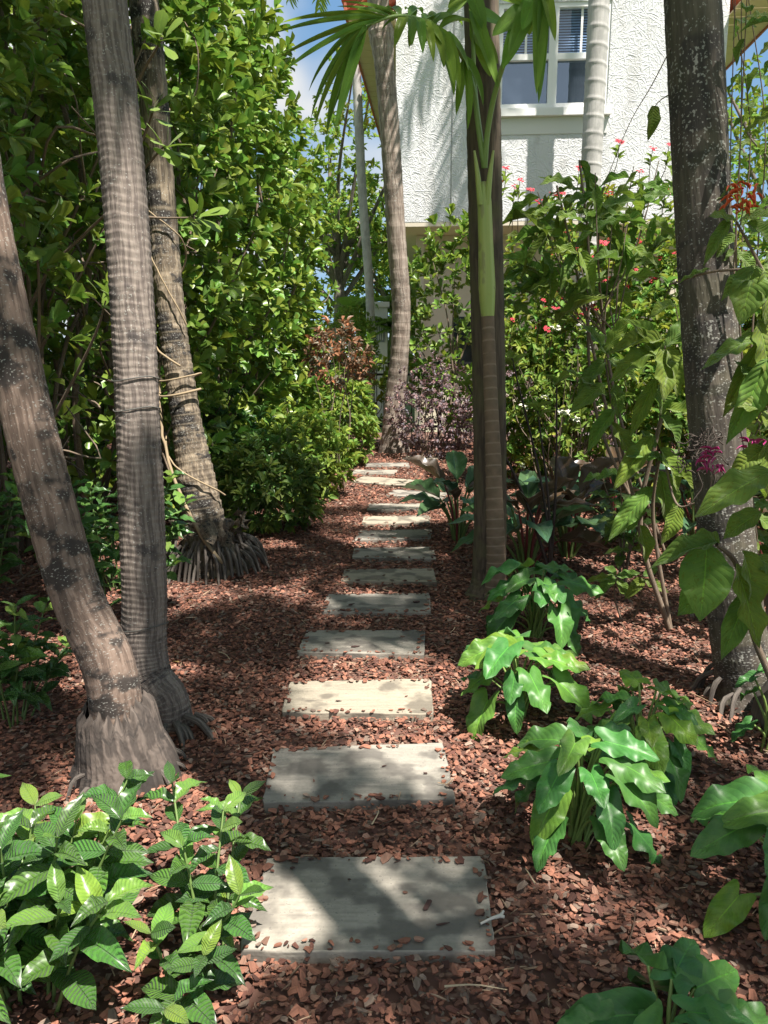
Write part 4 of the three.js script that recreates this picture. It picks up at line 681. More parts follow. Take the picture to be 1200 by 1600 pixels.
{
  reseed(310); const t1 = []; for (let i = 0; i < 30; i++) t1.push([-0.9 + rr(-0.36, 0.33), rr(0.26, 0.47), -1.6 + rr(-0.3, 0.24)]);
  coffee('large wild coffee bush with pleated glossy leaves by the first slab', [-0.86, 0, -1.6], t1, 311, 0.135);
  const t2 = [[-0.5, 0.3, -1.72], [-0.42, 0.34, -1.82], [-0.52, 0.24, -1.5], [-0.4, 0.2, -1.48], [-0.34, 0.26, -1.6], [-0.46, 0.16, -1.38], [-0.58, 0.36, -1.92], [-0.4, 0.3, -1.95]];
  coffee('smaller wild coffee bush in front of the leaning palm, reaching towards the slab', [-0.46, 0, -1.62], t2, 312, 0.12);
  const t3 = []; for (let i = 0; i < 9; i++) t3.push([-1.58 + rr(-0.22, 0.2), rr(0.25, 0.62), -3.0 + rr(-0.25, 0.25)]);
  coffee('sunlit wild coffee bush on the outer side of the leaning palm', [-1.58, 0, -3.0], t3, 313, 0.12);
  const t5 = []; for (let i = 0; i < 12; i++) t5.push([-2.25 + rr(-0.4, 0.35), rr(0.4, 0.9), -4.0 + rr(-0.3, 0.3)]);
  coffee('shaded wild coffee bush under the bare clusia stems', [-2.25, 0, -4.0], t5, 315, 0.13);
  const t6 = []; for (let i = 0; i < 8; i++) t6.push([-1.75 + rr(-0.25, 0.3), rr(0.3, 0.75), -4.9 + rr(-0.25, 0.25)]);
  coffee('wild coffee bush growing against the old palm roots on the hedge side', [-1.75, 0, -4.9], t6, 316, 0.12);
  const t4 = []; for (let i = 0; i < 14; i++) t4.push([-1.55 + rr(-0.5, 0.45), rr(0.4, 0.95), -4.2 + rr(-0.35, 0.35)]);
  coffee('dim wild coffee bush seen between the leaning and ringed palms', [-1.55, 0, -4.2], t4, 314, 0.13);
}

// ---------------------------------------------------------------- low bushes along the hedge
const [lowBush] = shrub({ name: 'low_bush', label: 'green leafy bush at the foot of the hedge just past the old palm', category: 'shrub', pos: [-1.02, 0, -6.7], cy: 0.36, r: [0.5, 0.5, 0.5], tips: 230, per: 7, L: 0.11, asp: 0.42, geo: LG.small, mat: LM.cloak, stems: 12, seed: 320, stemR: 0.006, stemMat: SM.stemGreen, tn: [0.3, 0.3] });
shrub({ name: 'light_bush', label: 'light green leafy bush in the sun beside the path below the hedge', category: 'shrub', pos: [-0.95, 0, -8.4], cy: 0.42, r: [0.62, 0.55, 0.75], tips: 330, per: 7, L: 0.12, asp: 0.4, geo: LG.small, mat: LM.shrub, stems: 14, seed: 321, stemR: 0.006, stemMat: SM.stemGreen });
shrub({ name: 'light_bush', label: 'tallest light green bush near the path palm, under the copper plant', category: 'shrub', pos: [-0.7, 0, -11.0], cy: 0.55, r: [0.55, 0.72, 0.7], tips: 330, per: 7, L: 0.14, asp: 0.36, geo: LG.lance, mat: LM.shrub, stems: 12, seed: 322, stemR: 0.006, stemMat: SM.stemGreen });
shrub({ name: 'low_bush', label: 'shaded green bush squeezed between hedge foot and the low dark bush', category: 'shrub', pos: [-1.55, 0, -7.8], cy: 0.5, r: [0.5, 0.65, 0.6], tips: 220, per: 7, L: 0.11, asp: 0.42, geo: LG.small, mat: LM.coffee, stems: 10, seed: 323, stemR: 0.006, stemMat: SM.stemGreen });
shrub({ name: 'copper_plant', label: 'tall thin stemmed plant with copper and red leaves beside the light green bushes', category: 'shrub', pos: [-0.52, 0, -8.9], cy: 1.55, r: [0.36, 0.36, 0.34], tips: 90, per: 6, L: 0.1, asp: 0.4, geo: LG.small, mat: LM.copper, stems: 6, seed: 324, stemR: 0.008, tn: [0.35, 0.5] });
shrub({ name: 'copper_plant', label: 'bushy copper leaved plant in front of the fence', category: 'shrub', pos: [-0.75, 0, -12.9], cy: 1.35, r: [0.6, 0.55, 0.4], tips: 160, per: 6, L: 0.1, asp: 0.42, geo: LG.small, mat: LM.copper, stems: 8, seed: 325, stemR: 0.008, tn: [0.35, 0.5] });
// purple shrubs
const PU = [[0.72, -11.75, 0.75, 0.8, 'purple leaved shrub spilling over the end of the path by the palm'], [1.75, -11.3, 0.8, 0.85, 'purple leaved shrub behind the dark palm trunk'], [2.9, -10.8, 0.85, 0.75, 'purple leaved shrub under the red flowered bush'], [3.9, -10.0, 0.9, 0.7, 'purple leaved shrub farther along the bed behind the speckled trunk']];
PU.forEach(([x, z, rx, ry, label], i) => shrub({ name: 'purple_shrub', label, category: 'shrub', group: 'purple shrubs', pos: [x, 0, z], cy: ry * 0.85, r: [rx, ry, rx * 0.8], tips: 520, per: 8, L: 0.058, asp: 0.5, geo: LG.small, mat: LM.loro, stems: 14, seed: 330 + i, stemR: 0.007, tn: [0.4, 0.25], shell: 0.5, open: 1.4 }));

// ---------------------------------------------------------------- bronze leaved philodendrons behind the dark palm
LG.paddle = [leafGeo({ prof: 'ellip', nu: 12, nv: 3, fold: 0.6, droop: 0.18, wave: 0.1, curl: 0.2 }), leafGeo({ prof: 'ellip', nu: 12, nv: 3, fold: 0.4, droop: 0.4, wave: 0.12, curl: 0.3 })];
function congo(label, x, z, leaves, seed, L = 0.34) {
  reseed(seed); const o = thing('bronze_philodendron', label, 'plant', [x, 0, z], 'bronze leaved philodendrons');
  for (let i = 0; i < leaves; i++) {
    const t = i / leaves, a = i * 2.4 + rr(-0.3, 0.3), tilt = lerp(1.1, -0.05, t), R = lerp(0.08, 0.24, t), e = V(Math.cos(a) * R, lerp(0.5, 0.24, t) * rr(0.85, 1.1), Math.sin(a) * R), red = t < 0.35 ? rnd() < 0.5 : rnd() < 0.1;
    mesh('petiole', tube([V(Math.cos(a) * 0.03, -0.02, Math.sin(a) * 0.03), V(e.x * 0.5, e.y * 0.6, e.z * 0.5), e], [0.012, 0.009, 0.007], 6, 8), red ? simpleRed : SM.stemGreen, o);
    const l = L * rr(0.8, 1.15); leaf(o, LG.paddle[i % 2], red ? LM.congoRed : LM.congo, e, V(Math.cos(a), tilt, Math.sin(a)), V(-Math.cos(a) * 0.4, 1, -Math.sin(a) * 0.4 + 0.25), l, l * rr(0.34, 0.46));
  }
}
const simpleRed = simpleMat('dark_red_petiole', [0.16, 0.03, 0.03], 0.5);
congo('bronze leaved philodendron on the path side of the dark palm', 0.62, -6.3, 17, 340, 0.42);
congo('bronze leaved philodendron right behind the dark palm trunk', 1.02, -5.35, 18, 341, 0.42);
congo('red backed philodendron beside the slim dark stems', 1.42, -5.75, 18, 342, 0.42);
congo('green and bronze philodendron under the red flowered bush', 2.0, -6.5, 18, 343, 0.42);
congo('large grey green philodendron in the middle of the bed', 2.45, -5.9, 16, 344, 0.4);
congo('orange leaved philodendron behind the speckled trunk', 2.6, -5.0, 10, 345, 0.3);

// ---------------------------------------------------------------- flowers
function flowerGeo(n, r, seed) { reseed(seed); const parts = []; for (let i = 0; i < n; i++) { const c = V(rr(-1, 1), rr(-0.4, 0.8), rr(-1, 1)).multiplyScalar(r * 0.7), a0 = rr(0, 6); for (let k = 0; k < 5; k++) { const a = a0 + k * 1.2566; parts.push(LG.small.clone().applyMatrix4(basis(V(Math.cos(a), 0.25, Math.sin(a)), V(0, 1, 0.3), r * 0.45, r * 0.3, c))); } } return mergeGeometries(parts); }
const FL = [flowerGeo(7, 0.06, 1), flowerGeo(5, 0.05, 2), flowerGeo(9, 0.07, 3)];
function flowers(o, mat, spots, s = 1) { spots.forEach((p, i) => { const m = mesh('flower', FL[i % 3], mat, o); m.position.copy(p); m.rotation.set(0.5, i, 0.2); m.scale.setScalar(s * rr(0.8, 1.2)); }); }

// ---------------------------------------------------------------- shrubs on the right
const RS = [
  ['flowering_shrub', 'tall leafy shrub with red flowers against the house', [2.2, 0, -9.0], 1.9, [1.0, 1.55, 0.8], 700, 0.13, LG.small, LM.shrub],
  ['flowering_shrub', 'yellow green shrub with red flowers beyond the pale palm', [3.3, 0, -8.6], 1.75, [1.0, 1.5, 0.85], 800, 0.13, LG.lance, LM.shrub],
  ['flowering_shrub', 'sunny shrub with scattered red flowers behind the speckled trunk', [4.3, 0, -8.0], 1.7, [1.0, 1.4, 0.9], 750, 0.13, LG.lance, LM.shrub]];
RS.forEach(([n, label, pos, cy, r, tips, L, geo, mat], i) => {
  const [o, ends] = shrub({ name: n, label, category: 'shrub', group: 'red flowered shrubs', pos, cy, r, tips, per: 6, L, asp: 0.34, geo, mat, stems: 26, seed: 350 + i, stemR: 0.01, tn: [0.35, 0.4], open: 1.3, shell: 0.3, gap: 0.34 });
  reseed(355 + i); flowers(o, SM.red, ends.filter((e) => e.y > cy - 0.2 && e.z > -0.2).filter((_, k) => k % 5 === 0).slice(0, 36).map((e) => e.clone().add(V(0, 0.07, 0.07))), 0.8);
});
{ // red flower heads on thin stalks above the foliage
  const o = scene.children.find((c) => c.name === 'flowering_shrub'), spots = [[790, 262], [812, 283], [829, 297], [804, 291], [782, 285], [893, 455], [868, 482], [848, 470], [945, 381], [930, 402], [975, 402], [1000, 268], [1020, 232], [1045, 228], [968, 222], [905, 262], [1057, 398], [1040, 300], [960, 330], [800, 500], [855, 515], [1010, 300]];
  reseed(359);
  spots.forEach(([x, y], i) => { const p = local(o, at(x, y, rr(7.6, 8.2))); const m = mesh('flower', FL[i % 3], SM.red, o); m.position.copy(p); m.rotation.set(0.7, i, 0.2); m.scale.setScalar(rr(0.5, 0.85)); mesh('flower_stalk', tube([p.clone().add(V(rr(-0.1, 0.1), -0.45, -0.25)), p.clone().add(V(0, -0.2, -0.06)), p], [0.005, 0.004, 0.003], 5, 6), SM.stemBrown, o); const l = []; rosette(l, p.clone().add(V(0, -0.1, -0.03)), V(0, 1, 0.2).normalize(), 6, 0.12, 0.36, 1.3); for (const [q] of l) { const k = mesh('leaf', LG.small, LM.shrub, o); q.decompose(k.position, k.quaternion, k.scale); } });
}
shrub({ name: 'clusia_shrub', label: 'round leaved clusia shrub standing before the lower house wall', category: 'shrub', pos: [1.15, 0, -12.9], cy: 2.05, r: [0.85, 1.75, 0.7], tips: 330, per: 7, L: 0.17, asp: 0.6, geo: LG.clusia, mat: LM.clusia, stems: 10, seed: 360, stemR: 0.02, gap: 0.36, tn: [0.3, 0.25] });
shrub({ name: 'clusia_shrub', label: 'small clusia shrub on the hedge side of the path palm', category: 'shrub', pos: [-0.35, 0, -13.2], cy: 1.0, r: [0.5, 0.85, 0.4], tips: 80, per: 6, L: 0.14, asp: 0.6, geo: LG.clusia, mat: LM.clusia, stems: 8, seed: 361, stemR: 0.012 });
const [white1, we] = shrub({ name: 'white_flowered_shrub', label: 'open twiggy shrub with small white flowers behind the dark palm', category: 'shrub', pos: [1.75, 0, -7.4], cy: 1.15, r: [0.75, 0.95, 0.6], tips: 150, per: 5, L: 0.09, asp: 0.4, geo: LG.small, mat: LM.shrub, stems: 22, seed: 362, stemR: 0.007, gap: 0.4, shell: 0.2 });
flowers(white1, SM.white, we.filter((_, k) => k % 7 === 0).slice(0, 18), 0.8);
const [white2, we2] = shrub({ name: 'white_flowered_shrub', label: 'bright leafy shrub with white flowers beside the speckled trunk', category: 'shrub', pos: [3.2, 0, -5.6], cy: 1.2, r: [0.8, 1.1, 0.6], tips: 230, per: 6, L: 0.12, asp: 0.36, geo: LG.lance, mat: LM.shrub, stems: 18, seed: 363, stemR: 0.008, gap: 0.36 });
flowers(white2, SM.white, we2.filter((_, k) => k % 9 === 0).slice(0, 16), 0.9);
for (const [x, z, cy, ry, label, sd] of [[2.55, -7.5, 1.1, 1.15, 'yellow green lanceolate shrub between the bronze philodendrons and the flowering shrubs', 371], [3.55, -6.7, 1.15, 1.2, 'yellow green lanceolate shrub past the speckled trunk', 372], [1.75, -9.2, 1.0, 1.0, 'low leafy shrub between the purple shrub and the dark palm', 373]]) shrub({ name: 'leafy_shrub', label, category: 'shrub', pos: [x, 0, z], cy, r: [0.75, ry, 0.65], tips: 420, per: 6, L: 0.13, asp: 0.34, geo: LG.lance, mat: LM.shrub, stems: 18, seed: sd, stemR: 0.008, gap: 0.33, shell: 0.3, tn: [0.35, 0.4] });
for (let i = 0; i < 3; i++) shrub({ name: 'boundary_shrub', label: 'bright leafy shrub in the row along the far side of the bed', category: 'shrub', group: 'shrubs along the far side of the bed', pos: [5.6 + i * 0.5, 0, -7.6 - i * 2.2], cy: 1.3, r: [1.2, 1.5, 1.2], tips: 420, per: 6, L: 0.15, asp: 0.38, geo: LG.lance, mat: LM.shrub, stems: 10, seed: 366 + i, gap: 0.3 });

// slim dark stems behind the dark palm
{
  const o = thing('slim_stems', 'cluster of slim dark bare stems rising behind the dark palm', 'plant', [1.15, 0, -5.1]); reseed(370);
  for (const [x, y] of [[730, 600], [800, 560], [840, 640], [870, 600]]) { const b = V(rr(-0.04, 0.04), -0.03, rr(-0.04, 0.04)), e = local(o, at(x, y, 5.0)); mesh('stem', tube([b, b.clone().lerp(e, 0.4).add(V(0.02, 0.08, 0)), e], [0.012, 0.009, 0.005], 6, 12), simpleMat('dark_stem', [0.035, 0.025, 0.022], 0.7), o); const l = []; rosette(l, e, V(0, 1, 0.3).normalize(), 7, 0.13, 0.36, 1.3); for (const [m] of l) { const k = mesh('leaf', LG.small, LM.shrub, o); m.decompose(k.position, k.quaternion, k.scale); } }
}

// ---------------------------------------------------------------- big leaved plants on the right
LG.big = [leafGeo({ prof: 'ellip', nu: 16, nv: 3, fold: 0.35, droop: 0.16, rib: 0.006, ribs: 9, wave: 0.14, curl: 0.25 }), leafGeo({ prof: 'ellip', nu: 16, nv: 3, fold: 0.55, droop: 0.34, rib: 0.006, ribs: 9, wave: 0.18, waves: 2, curl: 0.2 }), leafGeo({ prof: 'ellip', nu: 16, nv: 3, fold: 0.25, droop: 0.06, rib: 0.006, ribs: 9, wave: 0.14, curl: 0.2, twist: 0.5, side: 0.06 })];
function bigPlant(label, base, stems, leaves, seed) {
  reseed(seed); const o = thing('big_leaved_plant', label, 'plant', base, 'big leaved plants');
  for (const [pts, r] of stems) mesh('stem', tube(pts.map((p) => local(o, p)), [r, r * 0.8, r * 0.5], 8, 16), SM.stemBrown, o);
  leaves.forEach(([x0, y0, x1, y1, d0, d1, w, dark, f], i) => { const A = local(o, at(x0, y0, d0)), B = local(o, at(x1, y1, d1)), d = B.clone().sub(A), L = d.length(); leaf(o, LG.big[f ?? i % 3], LM.cloak, A, d, V(rr(-0.25, 0.25), 0.9, 0.75), L * 1.05, w * 0.88); });
  return o;
}
bigPlant('big leaved plant in front of the speckled trunk with broad pleated leaves', [1.62, 0, -2.6],
  [[[V(1.62, -0.04, -2.6), at(1180, 1000, 2.65), at(1150, 880, 2.65), at(1120, 850, 2.6)], 0.014], [[V(1.62, -0.04, -2.6), at(1215, 850, 2.6), at(1205, 735, 2.5)], 0.012], [[V(1.62, -0.04, -2.6), at(1230, 700, 2.8), at(1215, 560, 2.9), at(1185, 520, 2.9)], 0.012], [[at(1230, 700, 2.8), at(1225, 500, 2.9), at(1190, 420, 2.9), at(1150, 345, 2.9)], 0.009], [[at(1190, 420, 2.9), at(1110, 425, 3.0), at(1045, 445, 3.1)], 0.006]],
  [[1105, 850, 1098, 965, 2.62, 2.45, 0.2, 0, 0], [1120, 848, 1025, 862, 2.6, 2.5, 0.085, 0, 1], [1125, 850, 1060, 830, 2.6, 2.75, 0.09, 1, 1], [1205, 735, 1090, 795, 2.5, 2.4, 0.13, 1, 0], [1160, 860, 1200, 960, 2.6, 2.45, 0.11, 0, 1], [1190, 800, 1125, 835, 2.6, 2.6, 0.09, 0, 1], [1180, 870, 1240, 900, 2.6, 2.5, 0.12, 1, 0], [1150, 880, 1190, 1010, 2.55, 2.45, 0.1, 0, 2], [1130, 900, 1050, 960, 2.7, 2.7, 0.13, 1, 1], [1170, 920, 1130, 1030, 2.6, 2.5, 0.1, 1, 0],
    [1185, 522, 1098, 570, 2.9, 2.75, 0.09, 1, 2], [1190, 530, 1130, 660, 2.9, 2.9, 0.09, 0, 1], [1200, 560, 1145, 690, 2.85, 2.75, 0.12, 0, 1], [1205, 580, 1240, 690, 2.8, 2.7, 0.13, 0, 0], [1150, 345, 1113, 330, 2.9, 2.85, 0.08, 0, 0], [1140, 345, 1100, 405, 2.9, 2.85, 0.055, 0, 1], [1160, 340, 1205, 330, 2.9, 2.8, 0.09, 0, 0], [1165, 350, 1220, 370, 2.9, 2.8, 0.09, 0, 1], [1180, 415, 1160, 500, 2.9, 2.8, 0.15, 0, 0], [1175, 425, 1128, 455, 2.9, 2.85, 0.07, 0, 1], [1195, 420, 1215, 500, 2.9, 2.8, 0.12, 0, 1], [1185, 500, 1215, 600, 2.9, 2.8, 0.13, 0, 0], [1110, 420, 1055, 438, 3.0, 3.05, 0.03, 0, 0], [1190, 600, 1150, 560, 2.85, 2.9, 0.08, 0, 2], [1195, 700, 1140, 740, 2.8, 2.75, 0.09, 0, 1], [1200, 690, 1215, 780, 2.8, 2.7, 0.12, 0, 1], [1200, 640, 1140, 625, 2.8, 2.8, 0.08, 0, 0]], 380);
bigPlant('big leaved plant with long drooping leaves before the flowering shrubs', [1.62, 0, -4.1],
  [[[V(1.62, -0.04, -4.1), at(1000, 820, 4.1), at(1035, 640, 4.0), at(1038, 540, 3.9)], 0.016], [[V(1.62, -0.04, -4.1), at(1020, 800, 4.1), at(1030, 720, 4.0), at(1035, 700, 3.95)], 0.012], [[at(1000, 820, 4.1), at(960, 650, 4.1), at(945, 560, 4.1)], 0.01], [[at(1035, 700, 3.95), at(1060, 790, 3.8), at(1090, 785, 3.7)], 0.007]],
  [[1036, 535, 955, 528, 3.9, 3.8, 0.1, 0, 1], [1030, 540, 955, 585, 3.9, 3.75, 0.12, 0, 0], [1045, 540, 1130, 525, 3.9, 3.85, 0.1, 0, 1], [1040, 545, 1075, 610, 3.9, 3.75, 0.12, 0, 1], [1035, 545, 1045, 620, 3.9, 3.7, 0.13, 0, 0], [1025, 590, 985, 680, 3.95, 3.85, 0.09, 0, 0], [1030, 600, 1045, 650, 3.95, 3.9, 0.11, 1, 1], [960, 600, 970, 650, 4.1, 4.0, 0.09, 0, 0], [945, 565, 900, 610, 4.1, 4.0, 0.09, 0, 1], [948, 560, 1000, 590, 4.1, 4.0, 0.08, 0, 0], [1035, 725, 1100, 755, 3.95, 3.85, 0.1, 1, 1], [1020, 760, 950, 840, 3.95, 3.85, 0.12, 0, 0], [1030, 735, 1055, 820, 3.95, 3.85, 0.13, 1, 1], [1025, 700, 1005, 670, 3.95, 3.95, 0.07, 0, 0], [1030, 720, 1060, 700, 3.95, 3.95, 0.08, 1, 0], [1010, 780, 975, 830, 4.0, 3.95, 0.09, 1, 1], [1000, 820, 1020, 880, 4.05, 3.95, 0.09, 1, 1], [945, 600, 890, 640, 4.0, 3.9, 0.1, 0, 0], [960, 640, 915, 700, 4.0, 3.9, 0.09, 0, 1], [955, 660, 1000, 720, 4.0, 3.9, 0.1, 0, 0], [1030, 650, 1075, 690, 3.9, 3.8, 0.1, 0, 1], [1035, 580, 1000, 500, 3.9, 3.85, 0.1, 0, 0], [1030, 560, 985, 475, 3.9, 3.95, 0.08, 0, 1], [950, 555, 915, 500, 4.1, 4.1, 0.09, 0, 0], [945, 550, 985, 490, 4.1, 4.05, 0.08, 0, 2], [1020, 680, 960, 760, 3.95, 3.8, 0.12, 0, 0], [1040, 640, 1100, 640, 3.95, 3.8, 0.1, 0, 1], [1038, 545, 1090, 480, 3.9, 3.9, 0.09, 0, 0], [950, 620, 880, 570, 4.05, 4.0, 0.09, 0, 2], [1030, 700, 1075, 760, 3.95, 3.8, 0.12, 0, 1], [1035, 715, 985, 705, 3.95, 3.85, 0.1, 0, 0], [1060, 790, 1040, 850, 3.8, 3.7, 0.1, 1, 1]], 381);
// tall one with olive leaves drooping before the house
{
  const base = [2.05, 0, -5.5], stems = [], leaves = []; reseed(382);
  const tops = [[905, 250], [870, 290], [935, 330], [840, 300], [960, 290], [990, 260], [820, 380], [900, 380], [1010, 330], [800, 400], [870, 420], [960, 400], [1030, 250], [930, 270], [850, 350], [980, 350]];
  for (const [x, y] of tops) {
    const d = rr(5.1, 5.7); const fork = (stems.length % 3) * 18; stems.push(stems.length < 3 ? [[V(2.05 + rr(-0.1, 0.1), -0.04, -5.5), at(930 + fork, 640, 5.5), at(lerp(x, 940, 0.4), y + 120, d), at(x, y, d)], 0.013] : [[at(925 + fork, 520, 5.45), at(lerp(x, 940, 0.4), lerp(y, 520, 0.5), d), at(x, y, d)], 0.006]);
    for (let k = 0; k < 9; k++) { const a = rr(0, 6.283), L = rr(40, 75); leaves.push([x + rr(-14, 14), y + rr(0, 95), x + Math.cos(a) * L, y + rr(5, 60) + Math.abs(Math.sin(a)) * 35, d, d + rr(-0.22, 0.2), rr(0.06, 0.1), rnd() < 0.2 ? 1 : 0]); }
  }
  bigPlant('tall plant with drooping olive leaves in front of the house wall', base, stems, leaves, 383);
}
bigPlant('small big leaved seedling on the mulch between the philodendrons and the speckled trunk', [1.4, 0, -4.3], [[[V(1.4, -0.03, -4.3), at(960, 930, 4.28), at(962, 900, 4.25)], 0.006], [[V(1.45, -0.03, -4.3), at(1000, 940, 4.25), at(1005, 905, 4.2)], 0.006]],
  [[962, 902, 915, 905, 4.25, 4.2, 0.06, 1], [962, 902, 930, 930, 4.25, 4.15, 0.07, 1], [962, 900, 1000, 895, 4.25, 4.2, 0.06, 1], [965, 905, 985, 935, 4.25, 4.15, 0.07, 1], [1005, 905, 980, 930, 4.2, 4.1, 0.08, 1], [1005, 905, 1045, 925, 4.2, 4.15, 0.07, 1], [1005, 900, 1030, 885, 4.2, 4.2, 0.06, 1], [962, 900, 945, 880, 4.25, 4.3, 0.06, 1]], 384);
function randomBig(label, x, z, h, n, seed, L = 0.2) {
  reseed(seed); const o = thing('big_leaved_plant', label, 'plant', [x, 0, z], 'big leaved plants');
  for (let i = 0; i < n; i++) {
    const a = i * 2.4 + rr(-0.4, 0.4), e = V(Math.cos(a) * h * 0.3 * rr(0.4, 1), h * rr(0.65, 1.05), Math.sin(a) * h * 0.3 * rr(0.4, 1)), c = [V(rr(-0.04, 0.04), -0.03, rr(-0.04, 0.04)), V(e.x * 0.3, e.y * 0.5, e.z * 0.3), e], cur = new THREE.CatmullRomCurve3(c, false, 'centripetal');
    mesh('stem', tube(c, [0.008, 0.006, 0.003], 6, 10), SM.stemBrown, o);
    for (let k = 0; k < 4; k++) for (const s of [0, Math.PI]) { const t = lerp(0.45, 1, k / 3), p = cur.getPoint(t), b = k * 1.571 + i + s + rr(-0.3, 0.3), l = L * rr(0.7, 1.2); leaf(o, LG.big[(k + i) % 3], LM.cloak, p, V(Math.cos(b), rr(-0.55, 0.3), Math.sin(b)), V(rr(-0.3, 0.3), 1, 0.4), l, l * rr(0.34, 0.46)); }
  }
}
randomBig('leafy plant hiding the foot of the speckled trunk', 1.72, -2.75, 0.55, 5, 601, 0.15);
randomBig('big leaved plant between the speckled trunk and the seedling', 2.05, -4.0, 1.25, 6, 602, 0.2);
randomBig('big leaved plant behind the speckled trunk', 2.6, -4.5, 1.7, 6, 603, 0.22);
randomBig('knee high leafy plant between the bronze philodendrons and the drooping plant', 1.62, -5.0, 0.75, 5, 604, 0.17);
randomBig('tall leafy plant between the drooping plant and the flowering shrubs', 2.2, -5.0, 1.75, 6, 605, 0.2);
randomBig('big leaved plant at the outer edge of the bed past the speckled trunk', 2.25, -3.3, 1.6, 6, 606, 0.22);
{ // coloured bracts
  const mk = (label, x, y, d, mat, n, seed) => { reseed(seed); const p = at(x, y, d), o = thing('flower_spike', label, 'flower', p.toArray()); const g = []; for (let i = 0; i < n; i++) { const c = V(rr(-0.05, 0.05), rr(-0.03, 0.06), rr(-0.03, 0.03)), dd = V(rr(-1, 1), rr(-0.8, 0.6), rr(-1, 1)); g.push(LG.lance.clone().applyMatrix4(basis(dd, V(0, 1, 0), rr(0.03, 0.06), 0.008, c))); } mesh('bracts', mergeGeometries(g), mat, o); mesh('stalk', tube([V(0, -0.12, 0.0), V(0.01, -0.02, 0)], [0.003, 0.002], 5, 4), SM.stemBrown, o); };
  mk('orange flower head among the upper leaves beside the speckled trunk', 1158, 315, 2.9, SM.orange, 46, 390); mk('magenta flower bracts low on the speckled trunk', 1112, 726, 3.0, SM.magenta, 24, 391); mk('magenta flower bracts tucked behind the broad dark leaf', 1185, 712, 2.95, SM.magenta, 34, 392);
}
{ // thin overhanging twigs with a few leaves before the house wall
  const o = thing('overhanging_twig', 'thin hanging twig with a single bright leaf before the house wall', 'branch', [at(1000, 100, 3.6).x, 0, -3.6]); const L2 = (p) => local(o, p);
  mesh('stem', tube([at(1075, 20, 3.6), at(1020, 130, 3.5), at(985, 190, 3.5), at(940, 300, 3.5)].map(L2), [0.003, 0.002, 0.0015], 5, 14), SM.stemBrown, o); mesh('stem', tube([at(1060, 140, 3.6), at(1028, 160, 3.5), at(1020, 172, 3.5)].map(L2), [0.003, 0.0015], 5, 8), SM.stemBrown, o);
  leaf(o, LG.big[1], LM.cloak, L2(at(1022, 165, 3.5)), L2(at(1018, 215, 3.45)).sub(L2(at(1022, 165, 3.5))), V(0, 0.3, 1), 0.15, 0.055);
  const q = thing('climbing_twigs', 'bare thin twigs and sparse leaves rising past the speckled trunk', 'branch', [at(1160, 600, 3.2).x, 0, -3.2]); reseed(395);
  for (let i = 0; i < 7; i++) { const x = rr(1135, 1215), d = rr(3.0, 3.8), pts = [at(x + rr(-20, 20), 640, d), at(x, 400, d), at(x + rr(-15, 15), 200, d), at(x + rr(-30, 30), -20, d)].map((p) => local(q, p)), cur = new THREE.CatmullRomCurve3(pts); mesh('stem', tube(pts, [0.005, 0.003, 0.002], 5, 16), SM.stemBrown, q); for (let k = 0; k < 7; k++) { const p = cur.getPoint(rr(0.3, 0.98)), a = rr(0, 6.283); leaf(q, LG.big[k % 3], LM.cloak, p, V(Math.cos(a), rr(-0.9, 0.1), Math.sin(a)), V(0, 0.7, 0.7), rr(0.09, 0.15), rr(0.03, 0.05)); } }
}

// ---------------------------------------------------------------- beyond the fence
shrub({ name: 'clipped_bush', label: 'round clipped pale green bush beyond the fence', category: 'shrub', pos: [-0.75, 0, -18.2], cy: 1.75, r: [0.62, 0.85, 0.6], tips: 520, per: 7, L: 0.09, asp: 0.5, geo: LG.small, mat: LM.shrub, stems: 8, seed: 400, shell: 0.75 });
{ // fan palm
  const o = thing('fan_palm', 'low bright green fan palm behind the white gate pillar', 'palm', [0.05, 0, -20.5]); reseed(401);
  for (let i = 0; i < 14; i++) { const a = i * 2.4, e = V(Math.cos(a) * 0.45, 2.5 + rr(-0.4, 0.5), Math.sin(a) * 0.45), g = []; for (let k = -9; k <= 9; k++) { const b = k * 0.16; g.push(LG.leaflet.clone().applyMatrix4(basis(V(Math.cos(a + b), 0.5 - Math.abs(b) * 0.25, Math.sin(a + b)), V(0, 1, 0), 1.0, 0.07, V(0, 0, 0)))); } mesh('stalk', tube([V(0, 1.2, 0), e.clone().multiplyScalar(0.6).setY(1.9), e], [0.03, 0.02], 6, 6), SM.petiole, o); const m = mesh('fan', mergeGeometries(g), LM.palm, o); m.position.copy(e); }
  mesh('trunk', tube([V(0, -0.1, 0), V(0, 0.8, 0), V(0, 1.5, 0)], [0.16, 0.14, 0.12], 12, 10), BM.old, o);
}
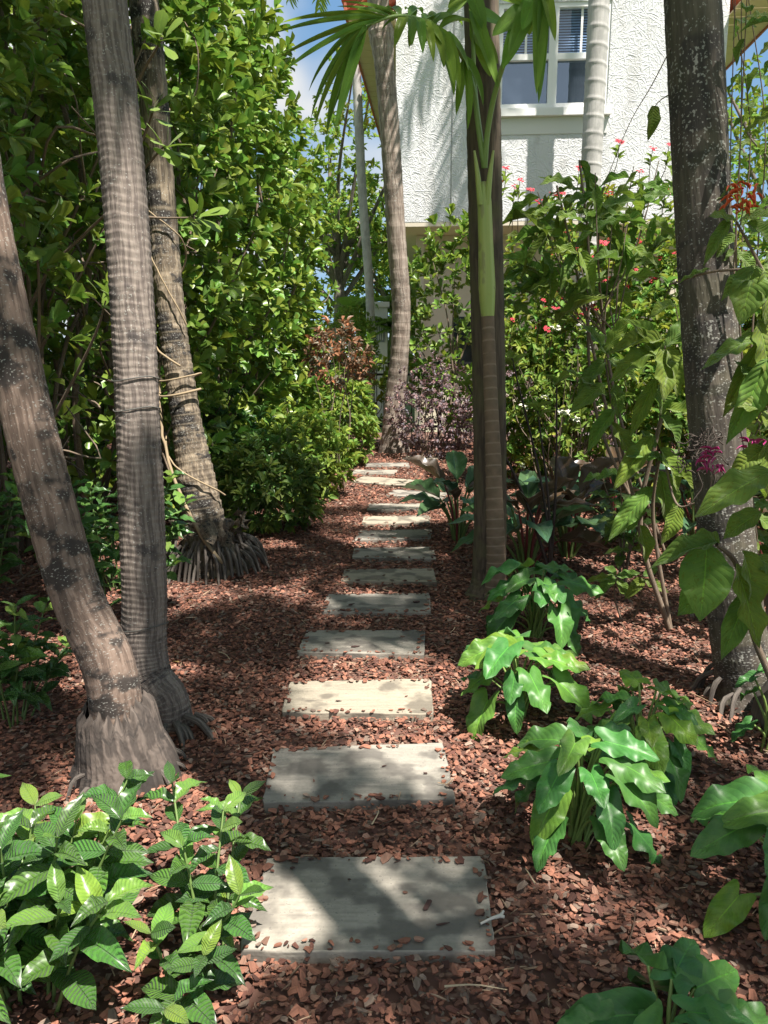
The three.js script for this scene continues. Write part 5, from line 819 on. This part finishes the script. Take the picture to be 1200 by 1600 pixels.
function bigTree(label, x, z, h, r, tips, seed, L = 0.2, mat = LM.shrub, gap = 0.42) {
  reseed(seed); const o = thing('background_tree', label, 'tree', [x, 0, z], 'trees beyond the garden'), list = [], limbs = [];
  mesh('trunk', tube([V(0, -0.2, 0), V(0.15, h * 0.3, 0.1), V(0.05, h * 0.55, 0)], [0.24, 0.18, 0.13], 10, 16), BM.root, o);
  for (let i = 0; i < 14; i++) { const a = i * 2.4, e = V(Math.cos(a) * r * rr(0.6, 1), h * rr(0.5, 1), Math.sin(a) * r * rr(0.6, 1)), b = V(0.1, h * rr(0.28, 0.52), 0.05), c = b.clone().lerp(e, 0.5).add(V(rr(-0.4, 0.4), rr(0.1, 0.6), rr(-0.4, 0.4))); mesh('limb', tube([b, c, e], [0.09, 0.055, 0.02], 7, 14), BM.root, o); limbs.push(new THREE.CatmullRomCurve3([b, c, e])); }
  for (let i = 0; i < tips; i++) { const c = limbs[i % limbs.length].getPoint(rr(0.35, 1)), p = c.add(V(rr(-1, 1), rr(-0.8, 0.8), rr(-1, 1)).multiplyScalar(r * 0.3)); if (noise3(p.x * 1.3 + seed, p.y * 1.3, p.z * 1.3) < gap) continue; rosette(list, p, V(rr(-0.7, 0.7), 0.5, rr(-0.7, 0.7)).normalize(), 6, L, 0.4, 1.4, [0.3, 0.3]); }
  foliage(o, 'crown', LG.small, mat, list);
}
bigTree('airy tree with open branches between the hedge and the house', -1.6, -26, 10.5, 3.6, 1300, 410, 0.24);
bigTree('leafy tree low behind the fan palm and gate pillar', 0.8, -31, 7.5, 4, 1700, 411, 0.28, LM.shrub, 0.3);
bigTree('sparse yellow green tree beyond the end of the house', 11.0, -21, 9.5, 3.6, 1000, 412, 0.24, LM.shrub, 0.44);
bigTree('leafy tree rising behind the hedge', -7.5, -20, 9.5, 4, 1600, 413, 0.26, LM.clusia, 0.3);
bigTree('leafy tree beyond the far side of the bed', 9.5, -13.5, 6.2, 2.6, 1100, 414, 0.2, LM.shrub, 0.36);
for (let i = 0; i < 6; i++) shrub({ name: 'far_hedge_bush', label: 'bushy green shrub in the distant row beyond the lawn', category: 'shrub', group: 'distant row of bushes', pos: [-9 + i * 3.4, 0, -34 + (i % 2)], cy: 2, r: [2.3, 2.4, 1.4], tips: 420, per: 7, L: 0.3, asp: 0.45, geo: LG.small, mat: LM.shrub, stems: 4, seed: 420 + i });

renderer.render(scene, camera);
